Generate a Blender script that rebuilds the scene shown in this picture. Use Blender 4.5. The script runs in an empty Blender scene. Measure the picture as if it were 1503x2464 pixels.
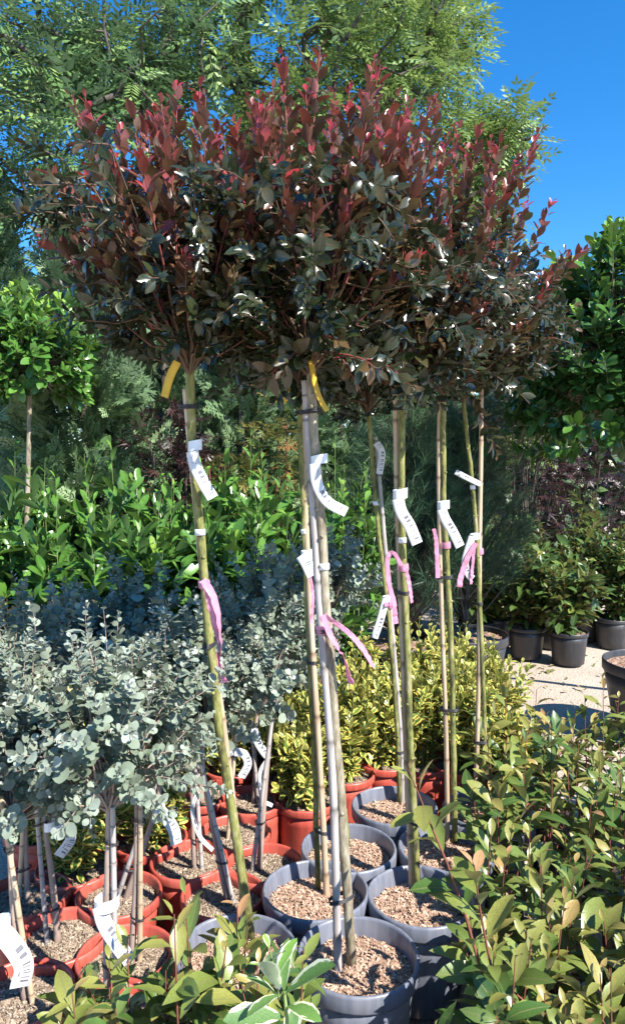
import bpy, math, random
import numpy as np
from mathutils import Vector, Matrix
random.seed(7); RNG = np.random.default_rng(7)
R = math.radians
scene = bpy.context.scene
COL = scene.collection

# ------------------------------------------------------------------ camera
CAM = np.array([0.0, 0.0, 1.6]); PITCH = R(3.5)
FPX, CX, CY = 1713.0, 751.5, 1231.5           # focal length and centre, in units of a 1503 x 2463 picture
cd = bpy.data.cameras.new('camera'); cam = bpy.data.objects.new('camera', cd); COL.objects.link(cam)
cam.location = CAM; cam.rotation_euler = (math.pi/2 - PITCH, 0, 0)
cd.sensor_fit = 'VERTICAL'; cd.sensor_height = 36; cd.lens = 36*FPX/2463; cd.clip_start = 0.02; cd.clip_end = 600
scene.camera = cam
scene.render.resolution_x = 624; scene.render.resolution_y = 1024
# ------------------------------------------------------------------ sky and sun
SUN_EL, SUN_AZ = R(43), R(46)                 # from the right, behind the camera
sunv = Vector((math.cos(SUN_EL)*math.sin(SUN_AZ), -math.cos(SUN_EL)*math.cos(SUN_AZ), math.sin(SUN_EL)))
w = bpy.data.worlds.new('World'); scene.world = w; w.use_nodes = True
nt = w.node_tree; sky = nt.nodes.new('ShaderNodeTexSky'); sky.sky_type = 'NISHITA'; sky.sun_disc = False
sky.sun_elevation = SUN_EL; sky.sun_rotation = R(180)-SUN_AZ; sky.air_density = 1.0; sky.dust_density = 0.15; sky.ozone_density = 4.0
sky.altitude = 800
bg = nt.nodes['Background']; bg.inputs['Strength'].default_value = 0.125
hs = nt.nodes.new('ShaderNodeHueSaturation'); hs.inputs['Saturation'].default_value = 1.32; nt.links.new(sky.outputs[0], hs.inputs['Color']); nt.links.new(hs.outputs[0], bg.inputs['Color'])
sl = bpy.data.lights.new('sun', 'SUN'); sl.energy = 5.0; sl.angle = R(0.5); sl.color = (1, .95, .87)
so = bpy.data.objects.new('sun', sl); COL.objects.link(so); so.rotation_euler = sunv.to_track_quat('Z', 'Y').to_euler()
so.location = sunv*30
vs = scene.view_settings; vs.view_transform = 'Standard'; vs.look = 'None'; vs.exposure = 1.2; vs.gamma = 1; vs.use_curve_mapping = False
scene.cycles.max_bounces = 5; scene.cycles.diffuse_bounces = 3; scene.cycles.glossy_bounces = 2; scene.cycles.transmission_bounces = 3; scene.cycles.transparent_max_bounces = 4

# ------------------------------------------------------------------ places
FW = np.array([0, math.cos(PITCH), -math.sin(PITCH)]); UP = np.array([0, math.sin(PITCH), math.cos(PITCH)]); RT = np.array([1., 0, 0])
ZUP = np.array([0, 0, 1.0])
def ray(x, y): return FW + RT*(x-CX)/FPX - UP*(y-CY)/FPX
def at(x, y, Y):
    d = ray(x, y); return CAM + d*(Y/d[1])
def at_z(x, y, z):
    d = ray(x, y); return CAM + d*((z-CAM[2])/d[2])
def project(P):
    q = P - CAM; dz = q@FW
    return CX + FPX*(q@RT)/dz, CY - FPX*(q@UP)/dz, dz
def unit(v): return v/np.maximum(np.linalg.norm(v, axis=-1, keepdims=True), 1e-9)
def U(a, b): return random.uniform(a, b)

# ------------------------------------------------------------------ mesh helpers
def make_mesh(name, V, F, mat, attr=None, smooth=True):
    me = bpy.data.meshes.new(name); V = np.asarray(V, np.float32); F = np.asarray(F, np.int32)
    k = F.shape[1]
    me.vertices.add(len(V)); me.vertices.foreach_set('co', V.ravel())
    me.loops.add(F.size); me.loops.foreach_set('vertex_index', F.ravel())
    me.polygons.add(len(F)); me.polygons.foreach_set('loop_start', np.arange(0, F.size, k, dtype=np.int32))
    me.polygons.foreach_set('use_smooth', np.full(len(F), smooth))
    if attr is not None:
        a = me.attributes.new('lf', 'FLOAT_VECTOR', 'POINT'); a.data.foreach_set('vector', np.asarray(attr, np.float32).ravel())
    me.update(calc_edges=True); me.materials.append(mat)
    return me
def link(name, data, parent=None, loc=None):
    o = bpy.data.objects.new(name, data); COL.objects.link(o)
    if parent is not None: o.parent = parent
    if loc is not None: o.location = loc
    return o
def thing(name, label, cat, loc, group=None):
    o = link(name, None, None, tuple(float(c) for c in loc)); o.empty_display_size = .05
    o['label'] = label; o['category'] = cat
    if group: o['group'] = group
    return o
def tagit(o, label, cat, group=None):
    o['label'] = label; o['category'] = cat
    if group: o['group'] = group
    return o
def join(parts):
    Vs, Fs, As, n = [], [], [], 0
    for p in parts:
        V, F = p[0], p[1]
        Vs.append(V); Fs.append(F+n); n += len(V)
        As.append(p[2] if len(p) > 2 else np.zeros((len(V), 3)))
    return np.vstack(Vs), np.vstack(Fs), np.vstack(As)
def catmull(P, n):
    P = np.asarray(P, float)
    if len(P) == 2:
        t = np.linspace(0, 1, n)[:, None]; return P[0]*(1-t)+P[1]*t
    Q = np.vstack([2*P[0]-P[1], P, 2*P[-1]-P[-2]]); out = []
    for u in np.linspace(0, len(P)-1-1e-6, n):
        i = int(u); t = u-i; a, b, c, d = Q[i:i+4]
        out.append(.5*((2*b)+(c-a)*t+(2*a-5*b+4*c-d)*t*t+(3*b-a-3*c+d)*t**3))
    return np.array(out)
def tube(P, rad, sides=6, cap=True, tint=0.0, knob=0.0):
    P = np.asarray(P, float); n = len(P); rad = np.broadcast_to(np.asarray(rad, float), (n,))
    T = unit(np.gradient(P, axis=0)); ref = np.where(np.abs(T[:, 2:3]) > .9, np.array([[0, 1., 0]]), np.array([[0, 0, 1.]]))
    A = unit(np.cross(T, ref)); B = np.cross(T, A)
    th = np.linspace(0, 2*np.pi, sides, endpoint=False)
    ring = A[:, None, :]*np.cos(th)[None, :, None] + B[:, None, :]*np.sin(th)[None, :, None]
    rr = rad[:, None]*(1 + (RNG.normal(0, knob, (n, sides)) if knob else 0))
    V = (P[:, None, :] + ring*rr[:, :, None]).reshape(-1, 3)
    i = np.arange(n-1)[:, None]*sides; j = np.arange(sides)[None, :]; j2 = (j+1) % sides
    a, b, c, d = i+j, i+j2, i+sides+j2, i+sides+j
    F = np.concatenate([np.stack([a, b, c], -1).reshape(-1, 3), np.stack([a, c, d], -1).reshape(-1, 3)])
    if cap:
        V = np.vstack([V, P[:1], P[-1:]]); m = n*sides
        F = np.vstack([F, np.stack([j[0], np.full(sides, m), j2[0]], -1), np.stack([(n-1)*sides+j[0], (n-1)*sides+j2[0], np.full(sides, m+1)], -1)])
    At = np.zeros((len(V), 3)); At[:, 2] = tint
    return V, F, At
def lathe(prof, seg=40, wob=0.0):
    prof = np.asarray(prof, float); n = len(prof); th = np.linspace(0, 2*np.pi, seg, endpoint=False)
    w_ = 1 + wob*np.cos(2*th+1.0)
    V = np.stack([prof[:, :1]*np.cos(th)*w_, prof[:, :1]*np.sin(th)/w_, np.repeat(prof[:, 1:], seg, 1)], -1).reshape(-1, 3)
    i = np.arange(n-1)[:, None]*seg; j = np.arange(seg)[None, :]; j2 = (j+1) % seg
    a, b, c, d = i+j, i+j2, i+seg+j2, i+seg+j
    return V, np.concatenate([np.stack([a, b, c], -1).reshape(-1, 3), np.stack([a, c, d], -1).reshape(-1, 3)])

# ------------------------------------------------------------------ materials
def new_mat(name):
    m = bpy.data.materials.new(name); m.use_nodes = True; nt = m.node_tree; nt.nodes.clear()
    out = nt.nodes.new('ShaderNodeOutputMaterial')
    def nd(t, **kw):
        n = nt.nodes.new(t)
        for k, v in kw.items():
            if k.startswith('i_'):
                key = k[2:]; key = int(key) if key.isdigit() else key.replace('_', ' ')
                if hasattr(v, 'is_output'): nt.links.new(v, n.inputs[key])
                else: n.inputs[key].default_value = v
            else: setattr(n, k, v)
        return n
    return m, nt, out, nd
def c4(c): return (c[0], c[1], c[2], 1)
def ramp(nd, fac, stops, interp='LINEAR'):
    r = nd('ShaderNodeValToRGB', i_Fac=fac); e = r.color_ramp; e.interpolation = interp
    while len(e.elements) < len(stops): e.elements.new(.5)
    for el, (p, c) in zip(e.elements, stops): el.position = p; el.color = c4(c) if len(c) == 3 else c
    return r.outputs['Color']
def mixc(nd, fac, a, b, mode='MIX'):
    n = nd('ShaderNodeMix', data_type='RGBA', blend_type=mode)
    nt = n.id_data
    for key, v in ((0, fac), (6, a), (7, b)):
        if hasattr(v, 'is_output'): nt.links.new(v, n.inputs[key])
        else: n.inputs[key].default_value = v if key == 0 else c4(v)
    return n.outputs[2]
def math_(nd, op, a, b=0.0, clamp=False):
    n = nd('ShaderNodeMath', operation=op, use_clamp=clamp)
    for k, v in ((0, a), (1, b)):
        if hasattr(v, 'is_output'): n.id_data.links.new(v, n.inputs[k])
        else: n.inputs[k].default_value = v
    return n.outputs[0]
def leaf_mat(name, stops, under, rough=.35, transl=.22, spec=.5, margin=None, marg_at=.6, rib=None, rib_w=.07, under_mix=.6, tcol=None):
    m, nt, out, nd = new_mat(name)
    at_ = nd('ShaderNodeAttribute', attribute_name='lf'); s = nd('ShaderNodeSeparateXYZ', i_0=at_.outputs['Vector'])
    base = ramp(nd, s.outputs[2], stops)
    tc = nd('ShaderNodeTexCoord'); no = nd('ShaderNodeTexNoise', i_Vector=tc.outputs['Object'], i_Scale=45.0, i_Detail=3.0)
    v = ramp(nd, no.outputs['Fac'], [(.3, (.72, .72, .72)), (.7, (1.25, 1.25, 1.25))])
    base = mixc(nd, 1.0, base, v, 'MULTIPLY')
    ax = math_(nd, 'ABSOLUTE', s.outputs[0])
    if margin:
        no2 = nd('ShaderNodeTexNoise', i_Vector=at_.outputs['Vector'], i_Scale=3.5, i_Detail=2.0)
        e = math_(nd, 'ADD', ax, math_(nd, 'MULTIPLY', math_(nd, 'SUBTRACT', no2.outputs['Fac'], .5), 1.1))
        f = ramp(nd, e, [(marg_at-.05, (0, 0, 0)), (marg_at+.05, (1, 1, 1))])
        base = mixc(nd, f, base, margin)
    if rib:
        f = ramp(nd, ax, [(rib_w*.5, (.75, .75, .75)), (rib_w*1.6, (0, 0, 0))]); base = mixc(nd, f, base, rib)
    geo = nd('ShaderNodeNewGeometry')
    bf = math_(nd, 'MULTIPLY', geo.outputs['Backfacing'], under_mix)
    base = mixc(nd, bf, base, under)
    rg = math_(nd, 'ADD', math_(nd, 'MULTIPLY', geo.outputs['Backfacing'], .2), math_(nd, 'ADD', rough-.08, math_(nd, 'MULTIPLY', no.outputs['Fac'], .16)))
    bu = nd('ShaderNodeBump', i_Strength=.12, i_Distance=.002, i_Height=no.outputs['Fac'])
    p = nd('ShaderNodeBsdfPrincipled', i_Base_Color=base, i_Roughness=rg, i_Specular_IOR_Level=spec, i_Normal=bu.outputs[0])
    tr = nd('ShaderNodeBsdfTranslucent', i_Color=mixc(nd, .55, base, tcol, 'MIX') if tcol else base)
    mx = nd('ShaderNodeMixShader', i_0=transl, i_1=p.outputs[0], i_2=tr.outputs[0])
    nt.links.new(mx.outputs[0], out.inputs[0]); return m
def bark_mat(name, stops, scale=30, rough=.75, bump=.5, stretch=.25, tintmul=False):
    m, nt, out, nd = new_mat(name)
    tc = nd('ShaderNodeTexCoord'); mp = nd('ShaderNodeMapping', i_Vector=tc.outputs['Object'], i_Scale=(1, 1, stretch))
    no = nd('ShaderNodeTexNoise', i_Vector=mp.outputs[0], i_Scale=float(scale), i_Detail=6.0, i_Roughness=.65)
    n2 = nd('ShaderNodeTexNoise', i_Vector=tc.outputs['Object'], i_Scale=6.0, i_Detail=3.0)
    f = math_(nd, 'ADD', math_(nd, 'MULTIPLY', no.outputs['Fac'], .6), math_(nd, 'MULTIPLY', n2.outputs['Fac'], .4))
    col = ramp(nd, f, stops)
    if tintmul:
        at_ = nd('ShaderNodeAttribute', attribute_name='lf'); s = nd('ShaderNodeSeparateXYZ', i_0=at_.outputs['Vector'])
        col = mixc(nd, s.outputs[2], col, tintmul)
    bu = nd('ShaderNodeBump', i_Strength=bump, i_Distance=.003, i_Height=no.outputs['Fac'])
    p = nd('ShaderNodeBsdfPrincipled', i_Base_Color=col, i_Roughness=rough, i_Normal=bu.outputs[0])
    nt.links.new(p.outputs[0], out.inputs[0]); return m
def plastic(name, col, rough=.4, dirt=.35, dirtcol=(.25, .2, .15), rim=False):
    m, nt, out, nd = new_mat(name)
    tc = nd('ShaderNodeTexCoord'); no = nd('ShaderNodeTexNoise', i_Vector=tc.outputs['Object'], i_Scale=9.0, i_Detail=7.0, i_Roughness=.7)
    f = ramp(nd, no.outputs['Fac'], [(.48, (0, 0, 0)), (.8, (dirt, dirt, dirt))])
    mp = nd('ShaderNodeMapping', i_Vector=tc.outputs['Object'], i_Scale=(60, 60, 4))
    n2 = nd('ShaderNodeTexNoise', i_Vector=mp.outputs[0], i_Scale=1.0, i_Detail=3.0)
    base = mixc(nd, 1.0, col, ramp(nd, n2.outputs['Fac'], [(.3, (.8, .8, .8)), (.7, (1.2, 1.2, 1.2))]), 'MULTIPLY')
    base = mixc(nd, f, base, dirtcol)
    rg = math_(nd, 'ADD', rough, math_(nd, 'MULTIPLY', f, .5))
    bu = nd('ShaderNodeBump', i_Strength=.08, i_Distance=.002, i_Height=no.outputs['Fac'])
    p = nd('ShaderNodeBsdfPrincipled', i_Base_Color=base, i_Roughness=rg, i_Normal=bu.outputs[0])
    nt.links.new(p.outputs[0], out.inputs[0]); return m
def plain(name, col, rough=.5, transl=0.0):
    m, nt, out, nd = new_mat(name)
    tc = nd('ShaderNodeTexCoord'); no = nd('ShaderNodeTexNoise', i_Vector=tc.outputs['Object'], i_Scale=30.0, i_Detail=3.0)
    base = mixc(nd, 1.0, col, ramp(nd, no.outputs['Fac'], [(.3, (.85, .85, .85)), (.7, (1.1, 1.1, 1.1))]), 'MULTIPLY')
    p = nd('ShaderNodeBsdfPrincipled', i_Base_Color=base, i_Roughness=rough)
    if transl:
        tr = nd('ShaderNodeBsdfTranslucent', i_Color=base); mx = nd('ShaderNodeMixShader', i_0=transl, i_1=p.outputs[0], i_2=tr.outputs[0])
        nt.links.new(mx.outputs[0], out.inputs[0])
    else: nt.links.new(p.outputs[0], out.inputs[0])
    return m
def paper_mat():
    m, nt, out, nd = new_mat('tag_paper')
    at_ = nd('ShaderNodeAttribute', attribute_name='lf'); s = nd('ShaderNodeSeparateXYZ', i_0=at_.outputs['Vector'])
    x, y = s.outputs[0], s.outputs[1]
    def band(v, a, b): return math_(nd, 'MULTIPLY', math_(nd, 'GREATER_THAN', v, a), math_(nd, 'LESS_THAN', v, b))
    wn = nd('ShaderNodeTexWhiteNoise', noise_dimensions='1D', i_W=math_(nd, 'FLOOR', math_(nd, 'MULTIPLY', y, 64.0)))
    bars = math_(nd, 'MULTIPLY', math_(nd, 'GREATER_THAN', wn.outputs['Value'], .45), math_(nd, 'MULTIPLY', band(x, -.68, .12), math_(nd, 'MAXIMUM', band(y, .45, .62), band(y, .66, .93))))
    cell = nd('ShaderNodeCombineXYZ', i_0=math_(nd, 'FLOOR', math_(nd, 'MULTIPLY', y, 120.0)), i_1=math_(nd, 'FLOOR', math_(nd, 'MULTIPLY', x, 4.0)))
    w2 = nd('ShaderNodeTexWhiteNoise', noise_dimensions='2D', i_Vector=cell.outputs[0])
    line = math_(nd, 'LESS_THAN', math_(nd, 'FRACT', math_(nd, 'MULTIPLY', x, 4.0)), .38)
    text = math_(nd, 'MULTIPLY', math_(nd, 'MULTIPLY', line, math_(nd, 'GREATER_THAN', w2.outputs['Value'], .35)), math_(nd, 'MULTIPLY', band(x, -.75, .5), band(y, .08, .3)))
    num = math_(nd, 'MULTIPLY', math_(nd, 'GREATER_THAN', w2.outputs['Value'], .6), math_(nd, 'MULTIPLY', band(x, .35, .5), band(y, .55, .85)))
    f = math_(nd, 'MULTIPLY', math_(nd, 'MAXIMUM', math_(nd, 'MAXIMUM', bars, text), num), .8)
    base = mixc(nd, f, (.7, .7, .71), (.05, .05, .08))
    p = nd('ShaderNodeBsdfPrincipled', i_Base_Color=base, i_Roughness=.45)
    tr = nd('ShaderNodeBsdfTranslucent', i_Color=base); mx = nd('ShaderNodeMixShader', i_0=.2, i_1=p.outputs[0], i_2=tr.outputs[0])
    nt.links.new(mx.outputs[0], out.inputs[0]); return m
def ground_mat():
    m, nt, out, nd = new_mat('sandy_ground')
    tc = nd('ShaderNodeTexCoord')
    a = nd('ShaderNodeTexNoise', i_Vector=tc.outputs['Object'], i_Scale=1.2, i_Detail=6.0)
    b = nd('ShaderNodeTexNoise', i_Vector=tc.outputs['Object'], i_Scale=90.0, i_Detail=4.0, i_Roughness=.7)
    vo = nd('ShaderNodeTexVoronoi', i_Vector=tc.outputs['Object'], i_Scale=70.0)
    col = ramp(nd, a.outputs['Fac'], [(.3, (.36, .29, .24)), (.55, (.46, .385, .32)), (.75, (.53, .46, .39))])
    col = mixc(nd, 1.0, col, ramp(nd, b.outputs['Fac'], [(.3, (.6, .58, .55)), (.6, (1.15, 1.13, 1.1))]), 'MULTIPLY')
    bu = nd('ShaderNodeBump', i_Strength=.6, i_Distance=.01, i_Height=math_(nd, 'ADD', b.outputs['Fac'], vo.outputs['Distance']))
    p = nd('ShaderNodeBsdfPrincipled', i_Base_Color=col, i_Roughness=.95, i_Normal=bu.outputs[0])
    nt.links.new(p.outputs[0], out.inputs[0]); return m
def chip_mat(name, stops):
    m, nt, out, nd = new_mat(name)
    at_ = nd('ShaderNodeAttribute', attribute_name='lf'); s = nd('ShaderNodeSeparateXYZ', i_0=at_.outputs['Vector'])
    tc = nd('ShaderNodeTexCoord'); no = nd('ShaderNodeTexNoise', i_Vector=tc.outputs['Object'], i_Scale=160.0, i_Detail=4.0)
    f = math_(nd, 'ADD', math_(nd, 'MULTIPLY', s.outputs[2], .75), math_(nd, 'MULTIPLY', no.outputs['Fac'], .3))
    bu = nd('ShaderNodeBump', i_Strength=.7, i_Distance=.004, i_Height=no.outputs['Fac'])
    p = nd('ShaderNodeBsdfPrincipled', i_Base_Color=ramp(nd, f, stops), i_Roughness=.9, i_Normal=bu.outputs[0])
    nt.links.new(p.outputs[0], out.inputs[0]); return m

M = {}
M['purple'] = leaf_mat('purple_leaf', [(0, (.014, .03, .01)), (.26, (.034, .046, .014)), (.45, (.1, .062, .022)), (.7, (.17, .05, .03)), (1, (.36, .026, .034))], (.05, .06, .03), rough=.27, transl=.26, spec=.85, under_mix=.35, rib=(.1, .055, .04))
M['euc'] = leaf_mat('eucalyptus_leaf', [(0, (.09, .12, .075)), (.35, (.19, .235, .17)), (.7, (.28, .325, .26)), (1, (.37, .405, .35))], (.25, .275, .2), rough=.6, transl=.14, spec=.3)
M['photinia'] = leaf_mat('photinia_leaf', [(0, (.035, .085, .022)), (.22, (.07, .14, .03)), (.48, (.21, .25, .055)), (.74, (.34, .27, .08)), (1, (.46, .22, .12))], (.27, .24, .12), rough=.36, transl=.22, spec=.5, rib=(.2, .2, .08), tcol=(.3, .3, .05))
M['bronze'] = leaf_mat('pale_photinia_leaf', [(0, (.1, .13, .03)), (.5, (.24, .22, .08)), (1, (.4, .3, .16))], (.32, .28, .15), rough=.38, transl=.25, rib=(.3, .28, .12))
M['euonymus'] = leaf_mat('euonymus_leaf', [(0, (.05, .11, .02)), (.6, (.14, .23, .04)), (1, (.42, .42, .06))], (.4, .38, .12), rough=.34, transl=.24, margin=(.68, .56, .14), marg_at=.48)
M['cream'] = leaf_mat('cream_edged_leaf', [(0, (.1, .16, .09)), (.6, (.14, .27, .06)), (1, (.24, .42, .07))], (.42, .46, .34), rough=.4, transl=.22, margin=(.7, .7, .48), marg_at=.72)
M['laurel'] = leaf_mat('laurel_leaf', [(0, (.03, .085, .018)), (.5, (.07, .18, .03)), (.8, (.13, .28, .04)), (1, (.25, .38, .05))], (.1, .17, .07), rough=.28, transl=.2, rib=(.12, .22, .06), tcol=(.2, .36, .03))
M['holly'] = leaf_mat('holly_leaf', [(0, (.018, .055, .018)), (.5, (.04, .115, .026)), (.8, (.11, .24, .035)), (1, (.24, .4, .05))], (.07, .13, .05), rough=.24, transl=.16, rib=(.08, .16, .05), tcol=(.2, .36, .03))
M['ash'] = leaf_mat('ash_leaf', [(0, (.08, .16, .05)), (.5, (.155, .255, .07)), (1, (.3, .38, .1))], (.13, .2, .11), rough=.52, transl=.3, tcol=(.3, .4, .06))
M['ashdark'] = leaf_mat('shade_tree_leaf', [(0, (.055, .13, .045)), (.6, (.13, .24, .07)), (1, (.27, .37, .1))], (.1, .16, .1), rough=.52, transl=.26)
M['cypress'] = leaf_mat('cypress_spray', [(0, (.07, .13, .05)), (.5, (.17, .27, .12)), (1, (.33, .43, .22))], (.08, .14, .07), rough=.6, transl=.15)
M['yellowgreen'] = leaf_mat('yellow_green_leaf', [(0, (.09, .16, .03)), (.6, (.22, .3, .04)), (1, (.42, .42, .06))], (.2, .26, .06), rough=.45, transl=.3)
M['pine'] = leaf_mat('pine_needle', [(0, (.03, .07, .038)), (.6, (.075, .15, .07)), (1, (.17, .26, .1))], (.03, .07, .04), rough=.45, transl=.08)
M['maple'] = leaf_mat('maple_leaf', [(0, (.012, .008, .009)), (.6, (.035, .012, .014)), (1, (.09, .035, .03))], (.06, .03, .03), rough=.4, transl=.2)
M['nandina'] = leaf_mat('nandina_leaf', [(0, (.05, .1, .02)), (.5, (.14, .17, .035)), (.8, (.24, .19, .04)), (1, (.28, .09, .04))], (.26, .22, .07), rough=.45, transl=.3)
M['far'] = leaf_mat('far_leaf', [(0, (.025, .06, .025)), (.6, (.05, .11, .04)), (1, (.1, .17, .05))], (.07, .12, .05), rough=.5, transl=.2)
M['moss'] = bark_mat('mossy_bark', [(.36, (.05, .045, .025)), (.45, (.13, .13, .035)), (.53, (.22, .22, .06)), (.6, (.3, .26, .13)), (.68, (.44, .37, .27))], scale=75, stretch=.35, bump=.8)
M['greybark'] = bark_mat('grey_tan_bark', [(.36, (.08, .065, .045)), (.46, (.2, .165, .11)), (.56, (.31, .27, .19)), (.67, (.46, .41, .33))], scale=75, stretch=.3, bump=.8)
M['cane'] = bark_mat('bamboo_cane', [(.3, (.26, .17, .1)), (.5, (.48, .36, .24)), (.72, (.62, .5, .37))], scale=60, rough=.5, bump=.2, stretch=.05, tintmul=(.13, .075, .045))
M['greycane'] = bark_mat('weathered_cane', [(.3, (.2, .18, .17)), (.5, (.38, .34, .32)), (.72, (.55, .5, .48))], scale=60, rough=.55, bump=.3, stretch=.05, tintmul=(.1, .085, .075))
M['twig'] = bark_mat('red_brown_twig', [(.3, (.06, .04, .022)), (.6, (.13, .08, .045)), (.8, (.2, .13, .08))], tintmul=(.26, .05, .05))
M['euctwig'] = bark_mat('pinkish_twig', [(.3, (.2, .14, .11)), (.6, (.38, .29, .24)), (.8, (.5, .4, .34))])
M['redstem'] = bark_mat('photinia_stem', [(.3, (.1, .045, .025)), (.6, (.22, .06, .04)), (.8, (.28, .11, .06))], tintmul=(.3, .3, .08), bump=.2)
M['greenstem'] = bark_mat('green_stem', [(.3, (.1, .15, .04)), (.7, (.25, .32, .1))], bump=.2)
M['darkbark'] = bark_mat('dark_bark', [(.3, (.03, .026, .02)), (.6, (.08, .068, .052)), (.8, (.2, .17, .13))], scale=14)
M['greypot'] = plastic('slate_pot_plastic', (.15, .163, .205), .38, .3, (.3, .27, .24))
M['redpot'] = plastic('terracotta_pot_plastic', (.42, .075, .052), .42, .25, (.42, .26, .2))
M['blackpot'] = plastic('black_pot_plastic', (.03, .031, .036), .42, .3, (.16, .14, .12))
M['mulch'] = chip_mat('bark_mulch', [(.05, (.09, .055, .035)), (.35, (.3, .185, .125)), (.65, (.5, .34, .24)), (.95, (.68, .52, .4))])
M['mulch2'] = chip_mat('pale_mulch', [(.05, (.06, .043, .03)), (.35, (.2, .145, .1)), (.65, (.38, .295, .215)), (.95, (.56, .47, .37))])
M['paper'] = paper_mat(); M['white'] = plain('white_band', (.75, .77, .8), .35)
M['pink'] = plain('pink_ribbon', (.8, .36, .52), .3, .4); M['yellow'] = plain('yellow_tag', (.72, .48, .05), .4, .2)
M['paleyellow'] = plain('faded_yellow_tag', (.6, .52, .22), .45, .2)
M['tie'] = plain('black_tie', (.03, .03, .033), .45); M['wall'] = plain('shed_cladding', (.5, .5, .55), .6)
M['ground'] = ground_mat()

# ------------------------------------------------------------------ leaf shapes: y along, x across, z up
def leaf_shape(ys, ws, fold=.25, curl=.25, twist=0.0, wave=0.0):
    n = len(ys); V = [(0, 0, 0)]; A = [(0, 0, 0)]
    for k, (y, wd) in enumerate(zip(ys, ws)):
        for sx in (-1, 0, 1):
            z = fold*wd*abs(sx) - curl*y*y + (wave*(1 if k % 2 else -1)*abs(sx))
            a = twist*y; x = sx*wd
            V.append((x*math.cos(a), y, z + x*math.sin(a))); A.append((sx, y, 0))
    V.append((0, 1, -curl)); A.append((0, 1, 0)); F = []
    F += [(0, 2, 1), (0, 3, 2)]
    for k in range(n-1):
        b = 1+3*k
        for q in (0, 1): F += [(b+q, b+q+1, b+q+4), (b+q, b+q+4, b+q+3)]
    b = 1+3*(n-1); t = len(V)-1; F += [(b, b+1, t), (b+1, b+2, t)]
    return np.array(V, float), np.array(F), np.array(A, float)
def kite_set(items):
    """flat sprays: (base xyz, dir xyz, length, half width)"""
    Vs, Fs, As = [], [], []; n = 0
    for b, d, L, hw in items:
        b = np.array(b, float); d = unit(np.array(d, float)); s = unit(np.cross(d, [0, 0, 1.0]))
        Vs += [b, b+d*L*.45+s*hw, b+d*L, b+d*L*.45-s*hw]; As += [(0, b[1], 0), (1, b[1], 0), (0, b[1], 0), (-1, b[1], 0)]
        Fs += [(n, n+1, n+2), (n, n+2, n+3)]; n += 4
    return np.array(Vs), np.array(Fs), np.array(As, float)
OV = [.18, .42, .68, .88]
SH = {
 'oval': [leaf_shape(OV, [.15, .26, .23, .11], f, c, t) for f, c, t in ((.35, .15, .2), (.2, .35, -.3), (.55, .05, .1), (.3, -.12, .35))],
 'phot': [leaf_shape(OV, [.1, .2, .21, .12], f, c, t, .006) for f, c, t in ((.35, .3, .3), (.25, .5, -.4), (.5, .12, .2), (.3, .7, .1))],
 'round': [leaf_shape([.12, .4, .72, .93], [.27, .45, .42, .2], f, c, t) for f, c, t in ((.15, .1, .2), (.1, .3, -.2), (.25, -.1, .3))],
 'obov': [leaf_shape(OV, [.09, .17, .2, .13], f, c, t) for f, c, t in ((.3, .2, .15), (.2, .4, -.25), (.45, .05, .1))],
 'euon': [leaf_shape(OV, [.15, .25, .26, .16], f, c, t) for f, c, t in ((.3, .15, .1), (.15, .35, -.2), (.45, 0, .2))],
}
def low(sh): return leaf_shape([.3, .72], [sh, sh*.85], .3, .2)
SH['small'] = [low(.24), leaf_shape([.3, .7], [.25, .18], .1, .35)]
def pinnate(nl, droop):
    it = []
    for k in range(nl):
        y = .18+.72*k/(nl-1); z = -droop*y*y
        for s in (-1, 1): it.append(((0, y, z), (s*.85, .55, -.25-.2*random.random()), .34*(1-.25*y), .055))
    it.append(((0, .93, -droop), (0, 1, -.4), .3, .055)); it.append(((0, 0, 0), (0, 1, -droop), .95, .006))
    return kite_set(it)
SH['pinnate'] = [pinnate(5, .25), pinnate(5, .5), pinnate(4, .1)]
def spray(seed):
    r = random.Random(seed); it = [((0, 0, 0), (0, 1, 0), 1.0, .03)]
    for k in range(8):
        y = .08+.8*k/8; L = .42*(1-.55*y)
        for s in (-1, 1):
            d = (s*.75, .65, r.uniform(-.25, .25)); it.append(((0, y, 0), d, L, .035))
            dd = unit(np.array(d)); q = np.array((0, y, 0))+dd*L*.45
            it.append((tuple(q), (s*.2, 1, .1), L*.5, .028)); it.append((tuple(q), (s*1, .05, -.1), L*.45, .028))
    return kite_set(it)
SH['spray'] = [spray(1), spray(2), spray(3)]
def tuft(seed):
    r = random.Random(seed); Vs, Fs, As = [], [], []
    for k in range(34):
        a = r.uniform(0, 6.283); e = r.uniform(.25, 1.15); y0 = r.uniform(0, .45)
        d = np.array((math.sin(e)*math.cos(a), math.cos(e), math.sin(e)*math.sin(a))); s = unit(np.cross(d, (math.sin(a+1), .3, math.cos(a+1))))*.009
        b = np.array((0, y0, 0)); n = len(Vs); L = r.uniform(.7, 1)
        Vs += [b-s, b+s, b+d*L+np.array((0, -.02, -.08))]; Fs.append((n, n+1, n+2)); As += [(0, 0, 0)]*3
    return np.array(Vs), np.array(Fs), np.array(As, float)
SH['tuft'] = [tuft(4), tuft(5)]
SH['palm'] = [kite_set([((0, .15, 0), (math.sin(a), math.cos(a), -.2), L, .07) for a, L in ((0, .85), (.7, .75), (-.7, .75), (1.4, .5), (-1.4, .5))] + [((0, 0, 0), (0, 1, 0), .2, .012)])]
SH['card'] = [leaf_shape([.5], [.3], .3, .2), leaf_shape([.5], [.36], .1, .4)]

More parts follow.
